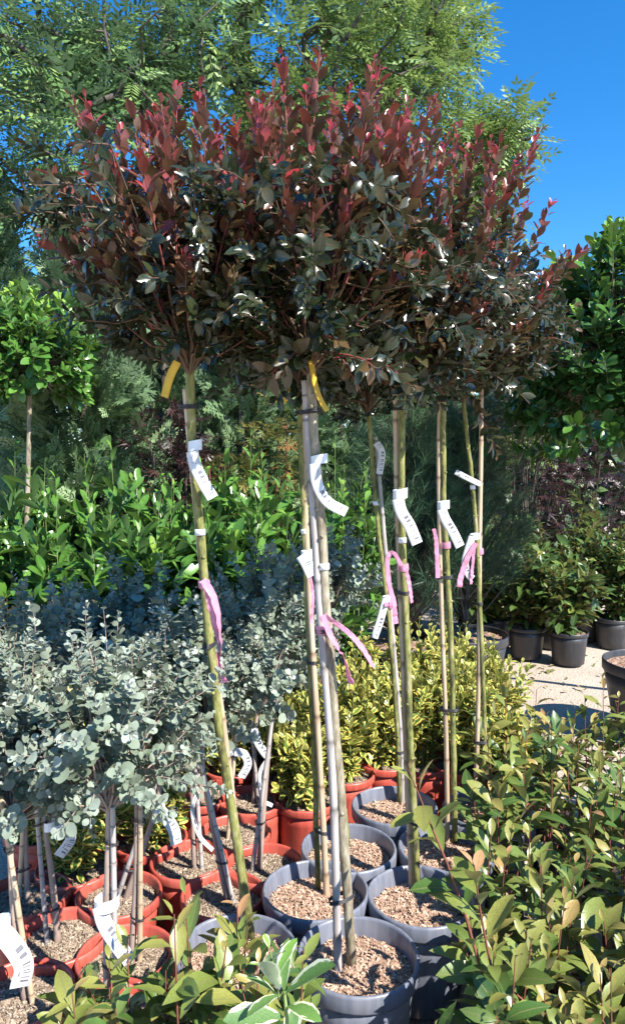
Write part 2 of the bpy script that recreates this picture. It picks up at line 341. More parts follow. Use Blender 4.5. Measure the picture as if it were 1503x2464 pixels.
def frames(D, N):
    D = unit(D); N = N - D*np.sum(N*D, -1, keepdims=True); N = unit(N); X = np.cross(D, N); return X, D, N
class Leaves:
    def __init__(s): s.P, s.D, s.N, s.S, s.T = [], [], [], [], []
    def add(s, P, D, N, S, T):
        s.P.append(np.atleast_2d(P)); s.D.append(np.atleast_2d(D)); s.N.append(np.atleast_2d(N)); s.S.append(np.atleast_1d(S)); s.T.append(np.atleast_1d(T))
    def arr(s): return np.vstack(s.P), np.vstack(s.D), np.vstack(s.N), np.concatenate(s.S), np.clip(np.concatenate(s.T), 0, 1)
_leafmesh = {}
def leaf_data(shape, v, mat, b):
    key = (shape, v, mat, b)
    if key not in _leafmesh:
        V, F, A = SH[shape][v]; A = A.copy(); A[:, 2] = (b+.5)/8
        _leafmesh[key] = make_mesh('leaf', V, F, M[mat], A)
    return _leafmesh[key]
def bake(lv, shape, mat, root, parent, n_ind=0, name='leaves', leafname='leaf'):
    """leaves that show largest become objects of their own, the rest one mesh"""
    P, D, N, S, T = lv.arr(); X, D, N = frames(D, N); O = np.array(root.location)
    n = len(P); var = RNG.integers(0, len(SH[shape]), n); ind = np.zeros(n, bool)
    if n_ind:
        c = P.mean(0); v = unit(CAM-c); px, py, dz = project(P)
        vis = (px > 0) & (px < 1503) & (py > 0) & (py < 2463)
        sc = (P-c)@v/(P-c).std() + .9*(S/S.mean()) + RNG.normal(0, .35, n); sc[~vis] = -99
        k = np.argsort(-sc)[:n_ind]; k = k[vis[k]]; ind[k] = True
        for i in k:
            o = link(leafname, leaf_data(shape, int(var[i]), mat, min(7, int(T[i]*8))), parent)
            s = S[i]; m = np.eye(4); m[:3, 0] = X[i]*s; m[:3, 1] = D[i]*s; m[:3, 2] = N[i]*s; m[:3, 3] = P[i]-O
            o.matrix_basis = Matrix(m.tolist())
    parts = []
    for v in range(len(SH[shape])):
        q = np.where(~ind & (var == v))[0]
        if not len(q): continue
        tv, tf, ta = SH[shape][v]; kv = len(tv); s = S[q, None, None]
        V = P[q, None, :]-O + s*(tv[None, :, :1]*X[q, None, :] + tv[None, :, 1:2]*D[q, None, :] + tv[None, :, 2:]*N[q, None, :])
        A = np.broadcast_to(ta, (len(q), kv, 3)).copy(); A[:, :, 2] = T[q, None]
        F = tf[None] + (np.arange(len(q))*kv)[:, None, None]
        parts.append((V.reshape(-1, 3), F.reshape(-1, 3), A.reshape(-1, 3)))
    if parts:
        V, F, A = join(parts); o = link(name, make_mesh(name, V, F, M[mat], A), parent); o['kind'] = 'stuff'; return o
def shoot(lv, stems, p0, d0, L, n, size, t0=.15, bend=.3, a0=65, a1=22, tint=(0, 1), r0=.003, arr='spiral', up=.35, tipsize=.45, jit=.12, path=None, sway=.04, stint=0.0, szj=.15, droop=0.0, tp=1.3):
    k = 7
    if path is None:
        t = np.linspace(0, 1, k)[:, None]; d0 = unit(np.asarray(d0, float))
        sw = RNG.normal(0, sway*L, 3); path = p0 + d0*L*t*(1-.25*abs(bend)*t) + ZUP*(bend*L*t*t*.55) + sw*np.sin(t*3.0)*t
    else: path = catmull(path, k)
    ts = np.linspace(0, 1, k)
    if stems is not None: stems.append(tube(path, r0*(1-.7*ts), 4, False, stint))
    if arr == 'opp':
        m = max(1, n//2); tl = np.repeat(np.linspace(t0, 1, m), 2); ph = np.repeat(np.arange(m)*1.571, 2)+np.tile([0, np.pi], m)
    else: tl = np.linspace(t0, 1, n) ; ph = np.arange(n)*2.39996
    n = len(tl); ph = ph + RNG.uniform(0, 6.28) + RNG.normal(0, .25, n)
    P = np.stack([np.interp(tl, ts, path[:, i]) for i in range(3)], -1)
    tg = unit(np.gradient(path, axis=0)); T = unit(np.stack([np.interp(tl, ts, tg[:, i]) for i in range(3)], -1))
    ref = np.where(np.abs(T[:, 2:3]) > .92, np.array([[1., 0, 0]]), np.array([[0, 0, 1.]])); A = unit(np.cross(T, ref)); B = np.cross(T, A)
    rad = A*np.cos(ph)[:, None] + B*np.sin(ph)[:, None]
    al = np.radians(a0+(a1-a0)*tl + RNG.normal(0, 9, n))[:, None]
    D = unit(T*np.cos(al)+rad*np.sin(al)+RNG.normal(0, jit, (n, 3)) - ZUP*droop*(1-tl[:, None])); Nn = T*.9 + ZUP*up + RNG.normal(0, .18, (n, 3))
    bell = np.clip(np.sin(np.pi*np.clip(.18+.75*tl, 0, 1))*.35+.72, 0, 1.05)*(1-(1-tipsize)*np.clip((tl-.82)/.18, 0, 1))
    S = size*bell*np.exp(RNG.normal(0, szj, n)); Ti = tint[0]+(tint[1]-tint[0])*tl**tp + RNG.normal(0, .1, n)
    lv.add(P+rad*.004, D, Nn, S, Ti); return path

# ------------------------------------------------------------------ ground
g = RNG; nx = 60
xs = np.concatenate([np.linspace(-150, -7, 12), np.linspace(-6, 6, 60), np.linspace(7, 150, 12)]); ysg = np.concatenate([np.linspace(-60, -3, 8), np.linspace(-2, 12, 70), np.linspace(13, 220, 12)])
GX, GY = np.meshgrid(xs, ysg); GZ = .006*np.sin(GX*2.1+GY*1.3)+.005*np.sin(GX*5.3-GY*3.7) - .011
GV = np.stack([GX, GY, GZ], -1).reshape(-1, 3); a = (np.arange(len(ysg)-1)[:, None]*len(xs)+np.arange(len(xs)-1)[None]).ravel()
GF = np.stack([a, a+1, a+len(xs)+1, a+len(xs)], -1)
o = link('ground', make_mesh('ground', GV, GF, M['ground'])); o['kind'] = 'structure'

# ------------------------------------------------------------------ pots
def chips_mesh(name, rad, n, mat, L=.013, seed=1):
    r = np.random.default_rng(seed); parts = []
    # soil sheet
    rr = np.linspace(0, rad, 7); V = [(0, 0, .006)]; seg = 28
    for q in rr[1:]:
        for k in range(seg):
            a = 2*np.pi*k/seg; V.append((q*np.cos(a), q*np.sin(a), .006*np.cos(q/rad*1.5)+r.normal(0, .0022)))
    F = [(0, 1+k, 1+(k+1) % seg) for k in range(seg)]
    for i in range(5):
        b = 1+i*seg
        for k in range(seg): k2 = (k+1) % seg; F += [(b+k, b+seg+k, b+seg+k2), (b+k, b+seg+k2, b+k2)]
    V = np.array(V); A = np.zeros((len(V), 3)); A[:, 2] = .22; parts.append((V, np.array(F), A))
    box = np.array([(-1, -1, -1), (1, -1, -1), (1, 1, -1), (-1, 1, -1), (-1, -1, 1), (1, -1, 1), (1, 1, 1), (-1, 1, 1)], float)*.5
    bf = np.array([(4, 5, 6), (4, 6, 7), (0, 1, 5), (0, 5, 4), (1, 2, 6), (1, 6, 5), (2, 3, 7), (2, 7, 6), (3, 0, 4), (3, 4, 7)])
    q = rad*.98*np.sqrt(r.random(n)); a = r.random(n)*6.283; C = np.stack([q*np.cos(a), q*np.sin(a), .0085*np.cos(q/rad*1.5)+r.normal(0, .002, n)], -1)
    yaw = r.random(n)*6.283; pit = r.normal(0, .35, n); D = np.stack([np.cos(yaw)*np.cos(pit), np.sin(yaw)*np.cos(pit), np.sin(pit)], -1)
    X, D, N = frames(D, np.array([0, 0, 1.0])+r.normal(0, .35, (n, 3)))
    sl_ = L*np.exp(r.normal(0, .45, n)); sw = L*.3*np.exp(r.normal(0, .3, n)); st = .0022*np.exp(r.normal(0, .3, n))
    V = C[:, None]+box[None, :, 1:2]*(D*sl_[:, None])[:, None]+box[None, :, :1]*(X*sw[:, None])[:, None]+box[None, :, 2:]*(N*st[:, None])[:, None]
    A = np.zeros((n, 8, 3)); A[:, :, 2] = r.beta(1.6, 1.6, n)[:, None]
    parts.append((V.reshape(-1, 3), (bf[None]+(np.arange(n)*8)[:, None, None]).reshape(-1, 3), A.reshape(-1, 3)))
    V, F, A = join(parts); return make_mesh(name, V, F, M[mat], A, smooth=False)
POT = {}
def pot_data(kind):
    if kind in POT: return POT[kind]
    if kind == 'grey': r1, rb, h, lip, mat, soil, mul = .163, .118, .315, .045, 'greypot', .262, ('mulch', 1500)
    elif kind == 'red': r1, rb, h, lip, mat, soil, mul = .135, .1, .25, .03, 'redpot', .215, ('mulch2', 2200)
    elif kind == 'black': r1, rb, h, lip, mat, soil, mul = .155, .125, .27, .028, 'blackpot', .25, ('mulch', 500)
    elif kind == 'small': r1, rb, h, lip, mat, soil, mul = .085, .065, .16, .02, 'blackpot', .143, ('mulch', 350)
    else: r1, rb, h, lip, mat, soil, mul = .3, .22, .46, .06, 'blackpot', .42, ('mulch', 900)
    ro = r1-.011
    wall = [(0.001, 0.004), (rb-.01, 0.004), (rb, .012)]
    for t in (.25, .5, .75): wall.append((rb+(ro-rb)*t, .012+(h-lip-.012)*t)); wall.append((rb+(ro-rb)*t+.0012, .012+(h-lip-.012)*t+.004))
    wall += [(ro, h-lip-.001), (ro-.004, h-lip), (rb+(ro-rb)*.8-.004, soil-.05)]
    body = make_mesh('pot', *lathe(wall, 40, .01), M[mat])
    rim = [(ro-.006, h-lip-.004), (ro+.001, h-lip-.006), (r1-.003, h-lip-.003), (r1-.001, h-lip+.003), (r1, h-.008), (r1-.002, h-.002), (r1-.006, h), (r1-.01, h-.002), (r1-.012, h-.008), (ro-.006, h-lip), (ro-.010, soil-.03)]
    rimm = make_mesh('rim', *lathe(rim, 40, .01), M[mat])
    POT[kind] = (body, rimm, chips_mesh('mulch', ro-.008, mul[1], mul[0], L=.009 if kind == 'red' else .012, seed=len(POT)+3), soil, h, r1); return POT[kind]
def add_pot(root, kind, tilt=0, mulch=True):
    body, rim, mu, soil, h, r1 = pot_data(kind); a = U(0, 6.28)
    p = link('pot', body, root); p.rotation_euler = (0, 0, a)
    link('rim', rim, p)
    if mulch: m = link('mulch', mu, root, (0, 0, soil)); m.rotation_euler = (0, 0, U(0, 6.28)); m['kind'] = 'stuff'
    return soil

# ------------------------------------------------------------------ trunks, canes, ties
def vpath(vpts, Y0, Y1, n=24):
    P = []; ys_ = [p[1] for p in vpts]
    for x, y in vpts:
        t = (ys_[0]-y)/(ys_[0]-ys_[-1]); P.append(at(x, y, Y0+(Y1-Y0)*t))
    return catmull(P, n)
def trunk_mesh(path, r0, r1, O, mat):
    n = len(path); t = np.linspace(0, 1, n); parts = []
    wob = RNG.normal(0, .0012, (n, 3)); wob[0] = 0
    parts.append(tube(path+wob-O, r0+(r1-r0)*t, 10, True, 0, .04))
    for k in range(int(n*.9)):                                         # pruned buds
        i = random.randrange(2, n-2); a = U(0, 6.28); d = np.array([math.cos(a), math.sin(a), .2]); rr = (r0+(r1-r0)*t[i])
        c = path[i]-O; parts.append(tube([c+d*rr*.6, c+d*rr*1.05, c+d*rr*1.38], [rr*.55, rr*.45, rr*.15], 6))
    V, F, A = join(parts); return make_mesh('trunk', V, F, M[mat], A)
def cane_mesh(path, r, O, mat):
    m = 170; dense = catmull(path, m); rad = np.full(m, r)*np.linspace(1.05, .86, m); tn = np.zeros(m); k = random.randrange(6, 20)
    while k < m-3:
        rad[k] *= 1.16; rad[k-1] *= 1.06; rad[k+1] *= .95; tn[k] = .35; tn[k+1] = .85; k += random.randrange(15, 30)
    V, F, A = tube(dense-O, rad, 8); A[:m*8, 2] = np.repeat(tn, 8); return make_mesh('stake', V, F, M[mat], A)
def near_at(path, vy):
    px, py, dz = project(path); i = int(np.argmin(np.abs(py-vy))); return path[i], unit(path[min(i+1, len(path)-1)]-path[max(i-1, 0)])
def tie(root, a, b, vy, r, O, turns=3, name='tie', mat='tie', hw=.0018):
    pa, ta = near_at(a, vy); pb, tb = near_at(b, vy) if b is not None else (pa, ta)
    c = (pa+pb)/2; h = np.linalg.norm(pb-pa)/2+r; ax = unit(pb-pa) if b is not None and np.linalg.norm(pb-pa) > 1e-4 else np.array([1., 0, 0])
    ax = unit(ax-ta*(ax@ta)); bx = np.cross(ta, ax); th = np.linspace(0, 2*np.pi*turns, 18*turns)
    P = c + np.cos(th)[:, None]*ax*(h+.001) + np.sin(th)[:, None]*bx*(r+.002) + ta*((th/(2*np.pi)-turns/2)*.0038)[:, None] + ax*0
    V, F, A = tube(P-O, hw, 5); link(name, make_mesh(name, V, F, M[mat], A), root)
def band(root, path, vy, r, O, h=.016, mat='white', name='label_band'):
    p, t = near_at(path, vy); P = np.array([p-t*h/2, p-t*h/2, p+t*h/2, p+t*h/2])-O
    V, F, A = tube(P + np.array([[0, 0, 0], [0, 0, .0004], [0, 0, -.0004], [0, 0, 0]]), [r*.9, r+.0015, r+.0015, r*.9], 12, False); link(name, make_mesh(name, V, F, M[mat], A), root)
def strip_mesh(pts, width, tw=(0, 0), n=16, taper=(1, 1), crinkle=0.0, thick=.0005):
    P = catmull(pts, n); T = unit(np.gradient(P, axis=0)); vd = unit(CAM-P); S = unit(np.cross(T, vd)); Nn = np.cross(S, T)
    t = np.linspace(0, 1, n)[:, None]; a = np.radians(tw[0]+(tw[1]-tw[0])*t); W = S*np.cos(a)+Nn*np.sin(a); Nn2 = np.cross(W, T)
    if crinkle: P = P+Nn2*RNG.normal(0, crinkle, (n, 1))
    wd = width*(taper[0]+(taper[1]-taper[0])*t); k = 5; V, A = [], []
    for side in (1, -1):
        for j in range(k):
            x = -1+2*j/(k-1); z = RNG.normal(0, crinkle*.7, (n, 1)) if crinkle else 0
            V.append(P+W*wd*.5*x+Nn2*(side*thick*.5+z)); A.append(np.stack([np.full(n, x), t[:, 0], np.zeros(n)], -1))
    V = np.stack(V, 1); A = np.stack(A, 1); i = np.arange(n-1)[:, None]*2*k; F = []
    def quad(c0, c1): return np.stack([i[:, 0]+c0, i[:, 0]+c1, i[:, 0]+2*k+c1, i[:, 0]+2*k+c0], -1)
    for j in range(k-1): F.append(quad(j, j+1)); F.append(quad(k+j+1, k+j))
    F.append(quad(k-1, 2*k-1)); F.append(quad(k, 0)); F = np.vstack(F)
    return V.reshape(-1, 3), F, A.reshape(-1, 3)
def price_tag(label, pts, Y, width, loop=None, r=.016, tw=(0, 20), mat='paper', group=None, name='price_tag', cat='tag', dY=-.02):
    P = [at(x, y, Y+dY-.0) for x, y in pts]; O = np.array(P[0]); root = thing(name, label, cat, O, group)
    V, F, A = strip_mesh(P, width, tw); link('strip', make_mesh('strip', V-O, F, M[mat], A), root)
    if loop is not None:
        c = at(loop[0], loop[1], Y); th = np.linspace(0, 2*np.pi, 22); q = np.stack([c[0]+np.cos(th)*r*1.35, c[1]+np.sin(th)*r*1.2, c[2]+np.cos(th)*r*.25], -1)
        hh = width*.42; k = len(q); V = np.vstack([q-[0, 0, hh], q+[0, 0, hh], (q-[0, 0, hh])*1]) ; V = V[:2*k]
        i = np.arange(k-1); F = np.stack([i, i+1, i+1+k, i+k], -1); A = np.zeros((2*k, 3)); A[:, 1] = 1
        link('loop', make_mesh('loop', V-O, F, M['white'] if mat == 'paper' else M[mat], A), root)
    return root
def ribbon(label, strips, Y, band_path=None, band_vy=None, r=.014, mat='pink', group=None):
    P0 = at(*strips[0][0][0], Y); root = thing('ribbon', label, 'ribbon', P0, group); O = np.array(P0)
    for pts, wd, tw in strips:
        n = len(pts); P = [at(x, y, Y-.025) for x, y in pts]
        V, F, A = strip_mesh(P, wd, tw, 22, (.7, 1), .0014); link('tail', make_mesh('tail', V-O, F, M[mat], A), root)
    if band_path is not None:
        p, t = near_at(band_path, band_vy); h = .022; Q = np.array([p-t*h/2, p-t*h/4, p+t*h/4, p+t*h/2])-O
        V, F, A = tube(Q, [r*1.12, r*1.2, r*1.17, r*1.12], 14, False); link('knot_band', make_mesh('knot_band', V, F, M[mat], A), root)
    return root

# ------------------------------------------------------------------ the purple standards in grey pots
def purple_crown(root, O, H, Rh, Ht, nshoot, leaders, n_ind, Yc, lean=(0, 0), nlow=150, rise=.2):
    cr = link('crown', None, root); lv = Leaves(); st = []; forks = []
    H = np.array(H)
    for k in range(nshoot):
        th = math.acos(1-U(0, 1)*.95) if k % 3 else U(.1, .9); az = U(0, 6.283)
        d = np.array([math.sin(th)*math.cos(az), math.sin(th)*math.sin(az), math.cos(th)]); c = max(0, math.cos(th))
        reach = (Rh*math.sin(th)**1.1*1.05 + Ht*c**1.4)*U(.55, .88); s0 = U(.2, .5)
        p0 = H + d*reach*s0 + np.array([lean[0], lean[1], 0])*s0
        L = max(.14, min(reach*(1-s0)*1.15, .4)); d2 = unit(d*1.0+ZUP*U(.15, .6))
        young = U(.65, 1.02) if c > .35 else U(.3, .6)
        mid = H+(p0-H)*.5+RNG.normal(0, .012, 3)+ZUP*.02; forks += [mid, p0]
        st.append(tube(np.array([H-ZUP*U(0, .04), mid, p0]), [.0055, .004, .003], 4, False, 0))
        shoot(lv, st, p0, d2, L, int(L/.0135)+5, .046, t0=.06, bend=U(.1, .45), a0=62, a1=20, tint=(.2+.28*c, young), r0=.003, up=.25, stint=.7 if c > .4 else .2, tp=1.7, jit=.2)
    for pts in leaders:                                              # the shoots that stand out from the outline
        dy = U(-.12, .12) if len(pts) == 2 else pts[2]
        tip = at(pts[0], pts[1], Yc+dy); base = H + (tip-H)*.42 + np.array([0, 0, .03])
        low_ = tip[2] < H[2]+.16
        L = np.linalg.norm(tip-base); mid = (base+tip)/2 + RNG.normal(0, .008, 3) - ZUP*.012*(-2 if low_ else 1)
        st.append(tube(np.array([H, (H+base)/2+ZUP*.02, base]), [.006, .0045, .0035], 4, False, 0))
        shoot(lv, st, base, tip-base, L, int(L/.0125)+4, .047, t0=.04, a0=60, a1=26, tint=(.1, .45) if low_ else (.25, 1.05), r0=.0032, up=.15, path=[base, mid, tip], stint=.8, tipsize=.55, tp=1.6)
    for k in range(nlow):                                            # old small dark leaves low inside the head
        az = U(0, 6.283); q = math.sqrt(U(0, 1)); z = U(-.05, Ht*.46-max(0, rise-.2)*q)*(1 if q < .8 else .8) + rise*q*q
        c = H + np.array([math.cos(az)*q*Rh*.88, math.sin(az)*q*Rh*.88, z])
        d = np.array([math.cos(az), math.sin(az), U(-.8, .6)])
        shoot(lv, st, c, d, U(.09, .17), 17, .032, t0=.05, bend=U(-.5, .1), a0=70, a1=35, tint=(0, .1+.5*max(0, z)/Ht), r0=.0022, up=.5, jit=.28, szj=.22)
        b = forks[int(np.argmin([np.linalg.norm(f-c) for f in forks]))]; st.append(tube(np.array([b, (b+c)/2+RNG.normal(0, .008, 3), c]), [.0028, .0024, .002], 3, False, 0))
    V, F, A = join(st); link('branches', make_mesh('branches', V-O, F, M['twig'], A), cr)
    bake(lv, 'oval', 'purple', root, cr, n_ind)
TREES = [
 dict(pot=(861, 2292), tr=[(848, 2326), (818, 1900), (788, 1500), (768, 1180), (753, 1000), (746, 872)], sk=[(813, 2338), (800, 1880), (770, 1480), (745, 1100), (733, 915)], r=.0135, rs=.0105, tm='greybark', sm='greycane', ties=[2185, 1545, 990], bands=[1392], Rh=.31, Ht=.66, ns=60, ni=300,
      lead=[(680, 135), (770, 112), (915, 155), (840, 215), (735, 215), (632, 240), (980, 270), (560, 290), (870, 260), (1010, 345), (1040, 240), (915, 895, -.22), (990, 925, -.2), (860, 930, -.1), (620, 930, -.1), (680, 900, -.18), (820, 820, -.25)],
      lab='purple-leaved standard tree, thick brown knobbly trunk tied to a grey weathered cane'),
 dict(pot=(759, 2135), tr=[(765, 2143), (757, 1850), (741, 1500), (727, 1150), (717, 925)], sk=[(786, 2158), (770, 1850), (748, 1500), (731, 1150), (722, 905)], r=.0095, rs=.0095, tm='moss', sm='cane', ties=[2010, 1585, 985], bands=[1300], Rh=.29, Ht=.6, ns=36, ni=120, lead=[(600, 235), (655, 205)],
      lab='purple-leaved standard tree with thin green trunk left of a split brown cane'),
 dict(pot=(570, 2284), tr=[(606, 2252), (560, 1960), (527, 1750), (500, 1500), (480, 1260), (462, 1050), (457, 870)], sk=[(590, 2215), (562, 1950), (535, 1730), (503, 1520), (470, 1200), (446, 935)], r=.0135, rs=.0095, tm='moss', sm='cane', ties=[1560, 985], bands=[1268], Rh=.34, Ht=.62, ns=56, ni=300, rise=.36, nlow=115,
      lead=[(205, 235), (425, 200), (482, 200), (105, 412), (98, 562), (350, 275), (285, 300), (200, 412), (300, 655), (160, 440), (330, 760), (255, 360), (390, 250), (530, 285)],
      lab='purple-leaved standard tree with leaning mossy trunk beside the blue-grey eucalyptus'),
 dict(pot=(1012, 2150), tr=[(1004, 2146), (990, 1850), (978, 1550), (966, 1250), (967, 1000), (968, 930)], sk=[(990, 2125), (978, 1850), (966, 1500), (955, 1200), (950, 935)], r=.0115, rs=.009, tm='moss', sm='cane', ties=[1983, 1420, 985], bands=[1312], Rh=.28, Ht=.64, ns=46, ni=250, lead=[(980, 245), (1050, 238), (945, 270), (1075, 330), (905, 250)],
      lab='purple-leaved standard tree with straight green trunk between pink ribbons and a hanging tag'),
 dict(pot=(948, 1934), tr=[(962, 1925), (952, 1700), (930, 1450), (902, 1200), (885, 975)], sk=[(968, 1915), (962, 1750), (940, 1480), (916, 1200), (903, 1050)], r=.0095, rs=.0085, tm='moss', sm='greycane', ties=[1808], bands=[1224], Rh=.28, Ht=.6, ns=26, ni=120, lead=[(880, 240), (800, 215)],
      lab='purple-leaved standard tree with thin bent green trunk crossing its grey cane'),
 dict(pot=(1072, 2034), tr=[(1093, 1995), (1090, 1800), (1082, 1500), (1067, 1200), (1066, 1000), (1070, 925)], sk=[(1076, 1985), (1072, 1750), (1062, 1480), (1055, 1150), (1057, 960)], r=.0105, rs=.0085, tm='moss', sm='cane', ties=[1695, 1405, 965], bands=[1260], Rh=.3, Ht=.62, ns=46, ni=250, lead=[(1150, 310), (1205, 320), (1100, 300), (1120, 350)],
      lab='purple-leaved standard tree with mossy trunk and tag above a short pink band'),
 dict(pot=(1168, 1943), tr=[(1160, 1928), (1164, 1750), (1155, 1500), (1143, 1250), (1128, 1100), (1112, 945)], sk=[(1143, 1932), (1150, 1650), (1153, 1300), (1156, 1100), (1157, 918)], r=.009, rs=.009, tm='moss', sm='cane', ties=[1790, 1478], bands=[1160], Rh=.34, Ht=.64, ns=52, ni=300,
      lead=[(1296, 315, 0), (1328, 482, 0), (1412, 592, 0), (1365, 610, 0), (1250, 370, .05), (1180, 330, .1), (1310, 860, -.1), (1275, 880, -.1), (1235, 400, 0), (1305, 690, .05), (1270, 480, -.1), (1195, 1095, -.12), (1230, 930, -.15), (1150, 985, -.15)],
      lab='purple-leaved standard tree beside a tall bare cane, its head spreading toward the holly'),
 dict(pot=(838, 2035), tr=[(838, 2040), (814, 1800), (787, 1450), (766, 1150), (757, 905)], sk=[(829, 2030), (808, 1800), (779, 1450), (758, 1150), (750, 930)], r=.0085, rs=.0075, tm='moss', sm='cane', ties=[1500], bands=[], Rh=.28, Ht=.58, ns=22, ni=100, lead=[(800, 260), (700, 240)],
      lab='purple-leaved standard tree standing directly behind the thick knobbly brown trunk'),
]
for k, t in enumerate(TREES):
    c = at_z(*t['pot'], .315); O = np.array([c[0], c[1], 0.0])
    root = thing('standard_tree', t['lab'], 'tree', O, 'purple-leaved standard trees in grey pots')
    soil = add_pot(root, 'grey')
    b = at_z(*t['tr'][0], soil); bs = at_z(*t['sk'][0], soil)
    def inpot(q):
        v = q[:2]-O[:2]; m = np.linalg.norm(v)
        return q[1] if m < .12 else O[1]+v[1]*.12/m
    Yb, Ys = inpot(b), inpot(bs)
    path = vpath(t['tr'], Yb, O[1]); sp = vpath(t['sk'], Ys, O[1]+.012)
    path[0, 2] = min(path[0, 2], soil-.03); sp[0, 2] = min(sp[0, 2], soil-.03)
    t['path'], t['spath'], t['O'] = path, sp, O
    link('trunk', trunk_mesh(path, t['r'], t['r']*.8, O, t['tm']), root)
    link('stake', cane_mesh(sp, t['rs'], O, t['sm']), root)
    for vy in t['ties']: tie(root, path, sp, vy, max(t['r'], t['rs'])*1.02, O)
    for vy in t['bands']: band(root, path, vy, t['r']*.95, O)
    purple_crown(root, O, path[-1], t['Rh'], t['Ht'], t['ns'], t['lead'], t['ni'], O[1], rise=t.get('rise', .2), nlow=t.get('nlow', 125))
YT = [t['O'][1] for t in TREES]
# a drooping shoot under the right head, bright against the shade
# ------------------------------------------------------------------ eucalyptus standards in red pots
EUC = [ # pot centre, trunk top, crown centre, crown radius (m), leaves as objects, label
 ((50, 2385), (25, 2020), (35, 1880), .2, 130, 'blue-grey eucalyptus standard behind the broad curled white tag at the bed end'),
 ((148, 2246), (105, 1960), (90, 1790), .21, 130, 'blue-grey eucalyptus standard with leaning pale trunk in red pot of dark mulch'),
 ((256, 2438), (262, 1990), (258, 1820), .2, 150, 'blue-grey eucalyptus standard tied to two pale canes with a long barcode tag'),
 ((302, 2290), (330, 1950), (330, 1760), .17, 90, 'blue-grey eucalyptus standard squeezed behind the two pale canes'),
 ((287, 2146), (383, 1905), (385, 1730), .19, 130, 'blue-grey eucalyptus standard with forked pinkish trunk and overexposed white tag'),
 ((66, 2146), (60, 1900), (50, 1650), .21, 110, 'blue-grey eucalyptus standard in red pot next to the shaded euonymus'),
 ((455, 2064), (460, 1830), (450, 1640), .2, 120, 'blue-grey eucalyptus standard on a slim mauve trunk'),
 ((537, 2146), (486, 1830), (510, 1700), .16, 90, 'blue-grey eucalyptus standard with tan cane beside the mossy leaning trunk'),
 ((565, 1998), (562, 1800), (600, 1590), .2, 120, 'blue-grey eucalyptus standard with looped white tag near the pink ribbon'),
 ((606, 1921), (613, 1760), (660, 1520), .22, 120, 'blue-grey eucalyptus standard on a pair of brown canes'),
 ((635, 2074), (655, 1700), (640, 1640), .13, 60, 'blue-grey eucalyptus standard with a bare cut cane top'),
 ((490, 1905), (470, 1760), (300, 1570), .23, 100, 'blue-grey eucalyptus standard in the shaded back row of red pots'),
 ((760, 1860), (790, 1640), (790, 1440), .2, 100, 'blue-grey eucalyptus standard rising behind the grey-caned trunks'),
 ((340, 1935), (200, 1800), (160, 1600), .23, 90, 'dusky blue eucalyptus standard beneath the laurel hedge'),
]
for k, (pt, tt, cc, cr_, ni, lab) in enumerate(EUC):
    c = at_z(*pt, .25); O = np.array([c[0], c[1], 0.0])
    root = thing('eucalyptus_standard', lab, 'tree', O, 'eucalyptus standards in red pots'); soil = add_pot(root, 'red')
    H = at(*tt, O[1]-.02); C = at(*cc, O[1]+U(-.03, .05)); base = np.array([O[0]+U(-.02, .02), O[1]+U(-.02, .02), soil-.03])
    path = catmull([base, (base+H)/2+np.array([U(-.012, .012), 0, 0]), H, (H*.5+C*.5)], 14)
    V, F, A = tube(path-O, np.linspace(.0105, .006, 14), 8, True, 0, .05); link('trunk', make_mesh('trunk', V, F, M['euctwig'], A), root)
    sb = base+np.array([U(.018, .03)*random.choice((-1, 1)), -.012, 0]); sp = catmull([sb, H+np.array([.014*random.choice((-1, 1)), -.012, U(.02, .12)])], 14)
    link('stake', cane_mesh(sp, .0075, O, random.choice(('cane', 'cane', 'greycane'))), root)
    for f in (.35, .8):
        q = path[int(f*11)]; _, vy, _ = project(q[None]); tie(root, path, sp, float(vy[0]), .011, O, 2, hw=.0014, mat='twig' if False else 'tie')
    crn = link('crown', None, root); lv = Leaves(); st = []
    hz = cr_*1.35
    for j in range(int(74*(cr_/.2)**1.6)+16):
        th = math.acos(U(-.55, 1)); az = U(0, 6.283); d = np.array([math.sin(th)*math.cos(az), math.sin(th)*math.sin(az), math.cos(th)])
        p0 = C + d*np.array([cr_, cr_, hz])*U(.1, .72); L = cr_*U(.5, 1.2)
        src = path[-1] if d[2] > 0 else path[-4]
        st.append(tube(np.array([src, (src+p0)/2+RNG.normal(0, .01, 3), p0]), [.004, .003, .0018], 4, False))
        pth = shoot(lv, st, p0, d+ZUP*U(.1, .9), L, int(L/.0066)//2*2+4, .0205, t0=.03, bend=U(-.35, .3), a0=72, a1=40, tint=(U(0, .4), U(.4, 1.0)), r0=.0016, arr='opp', up=.3, tipsize=.4, jit=.22, sway=.14, szj=.27)
    V, F, A = join(st); link('branches', make_mesh('branches', V-O, F, M['euctwig'], A), crn)
    bake(lv, 'round', 'euc', root, crn, ni)

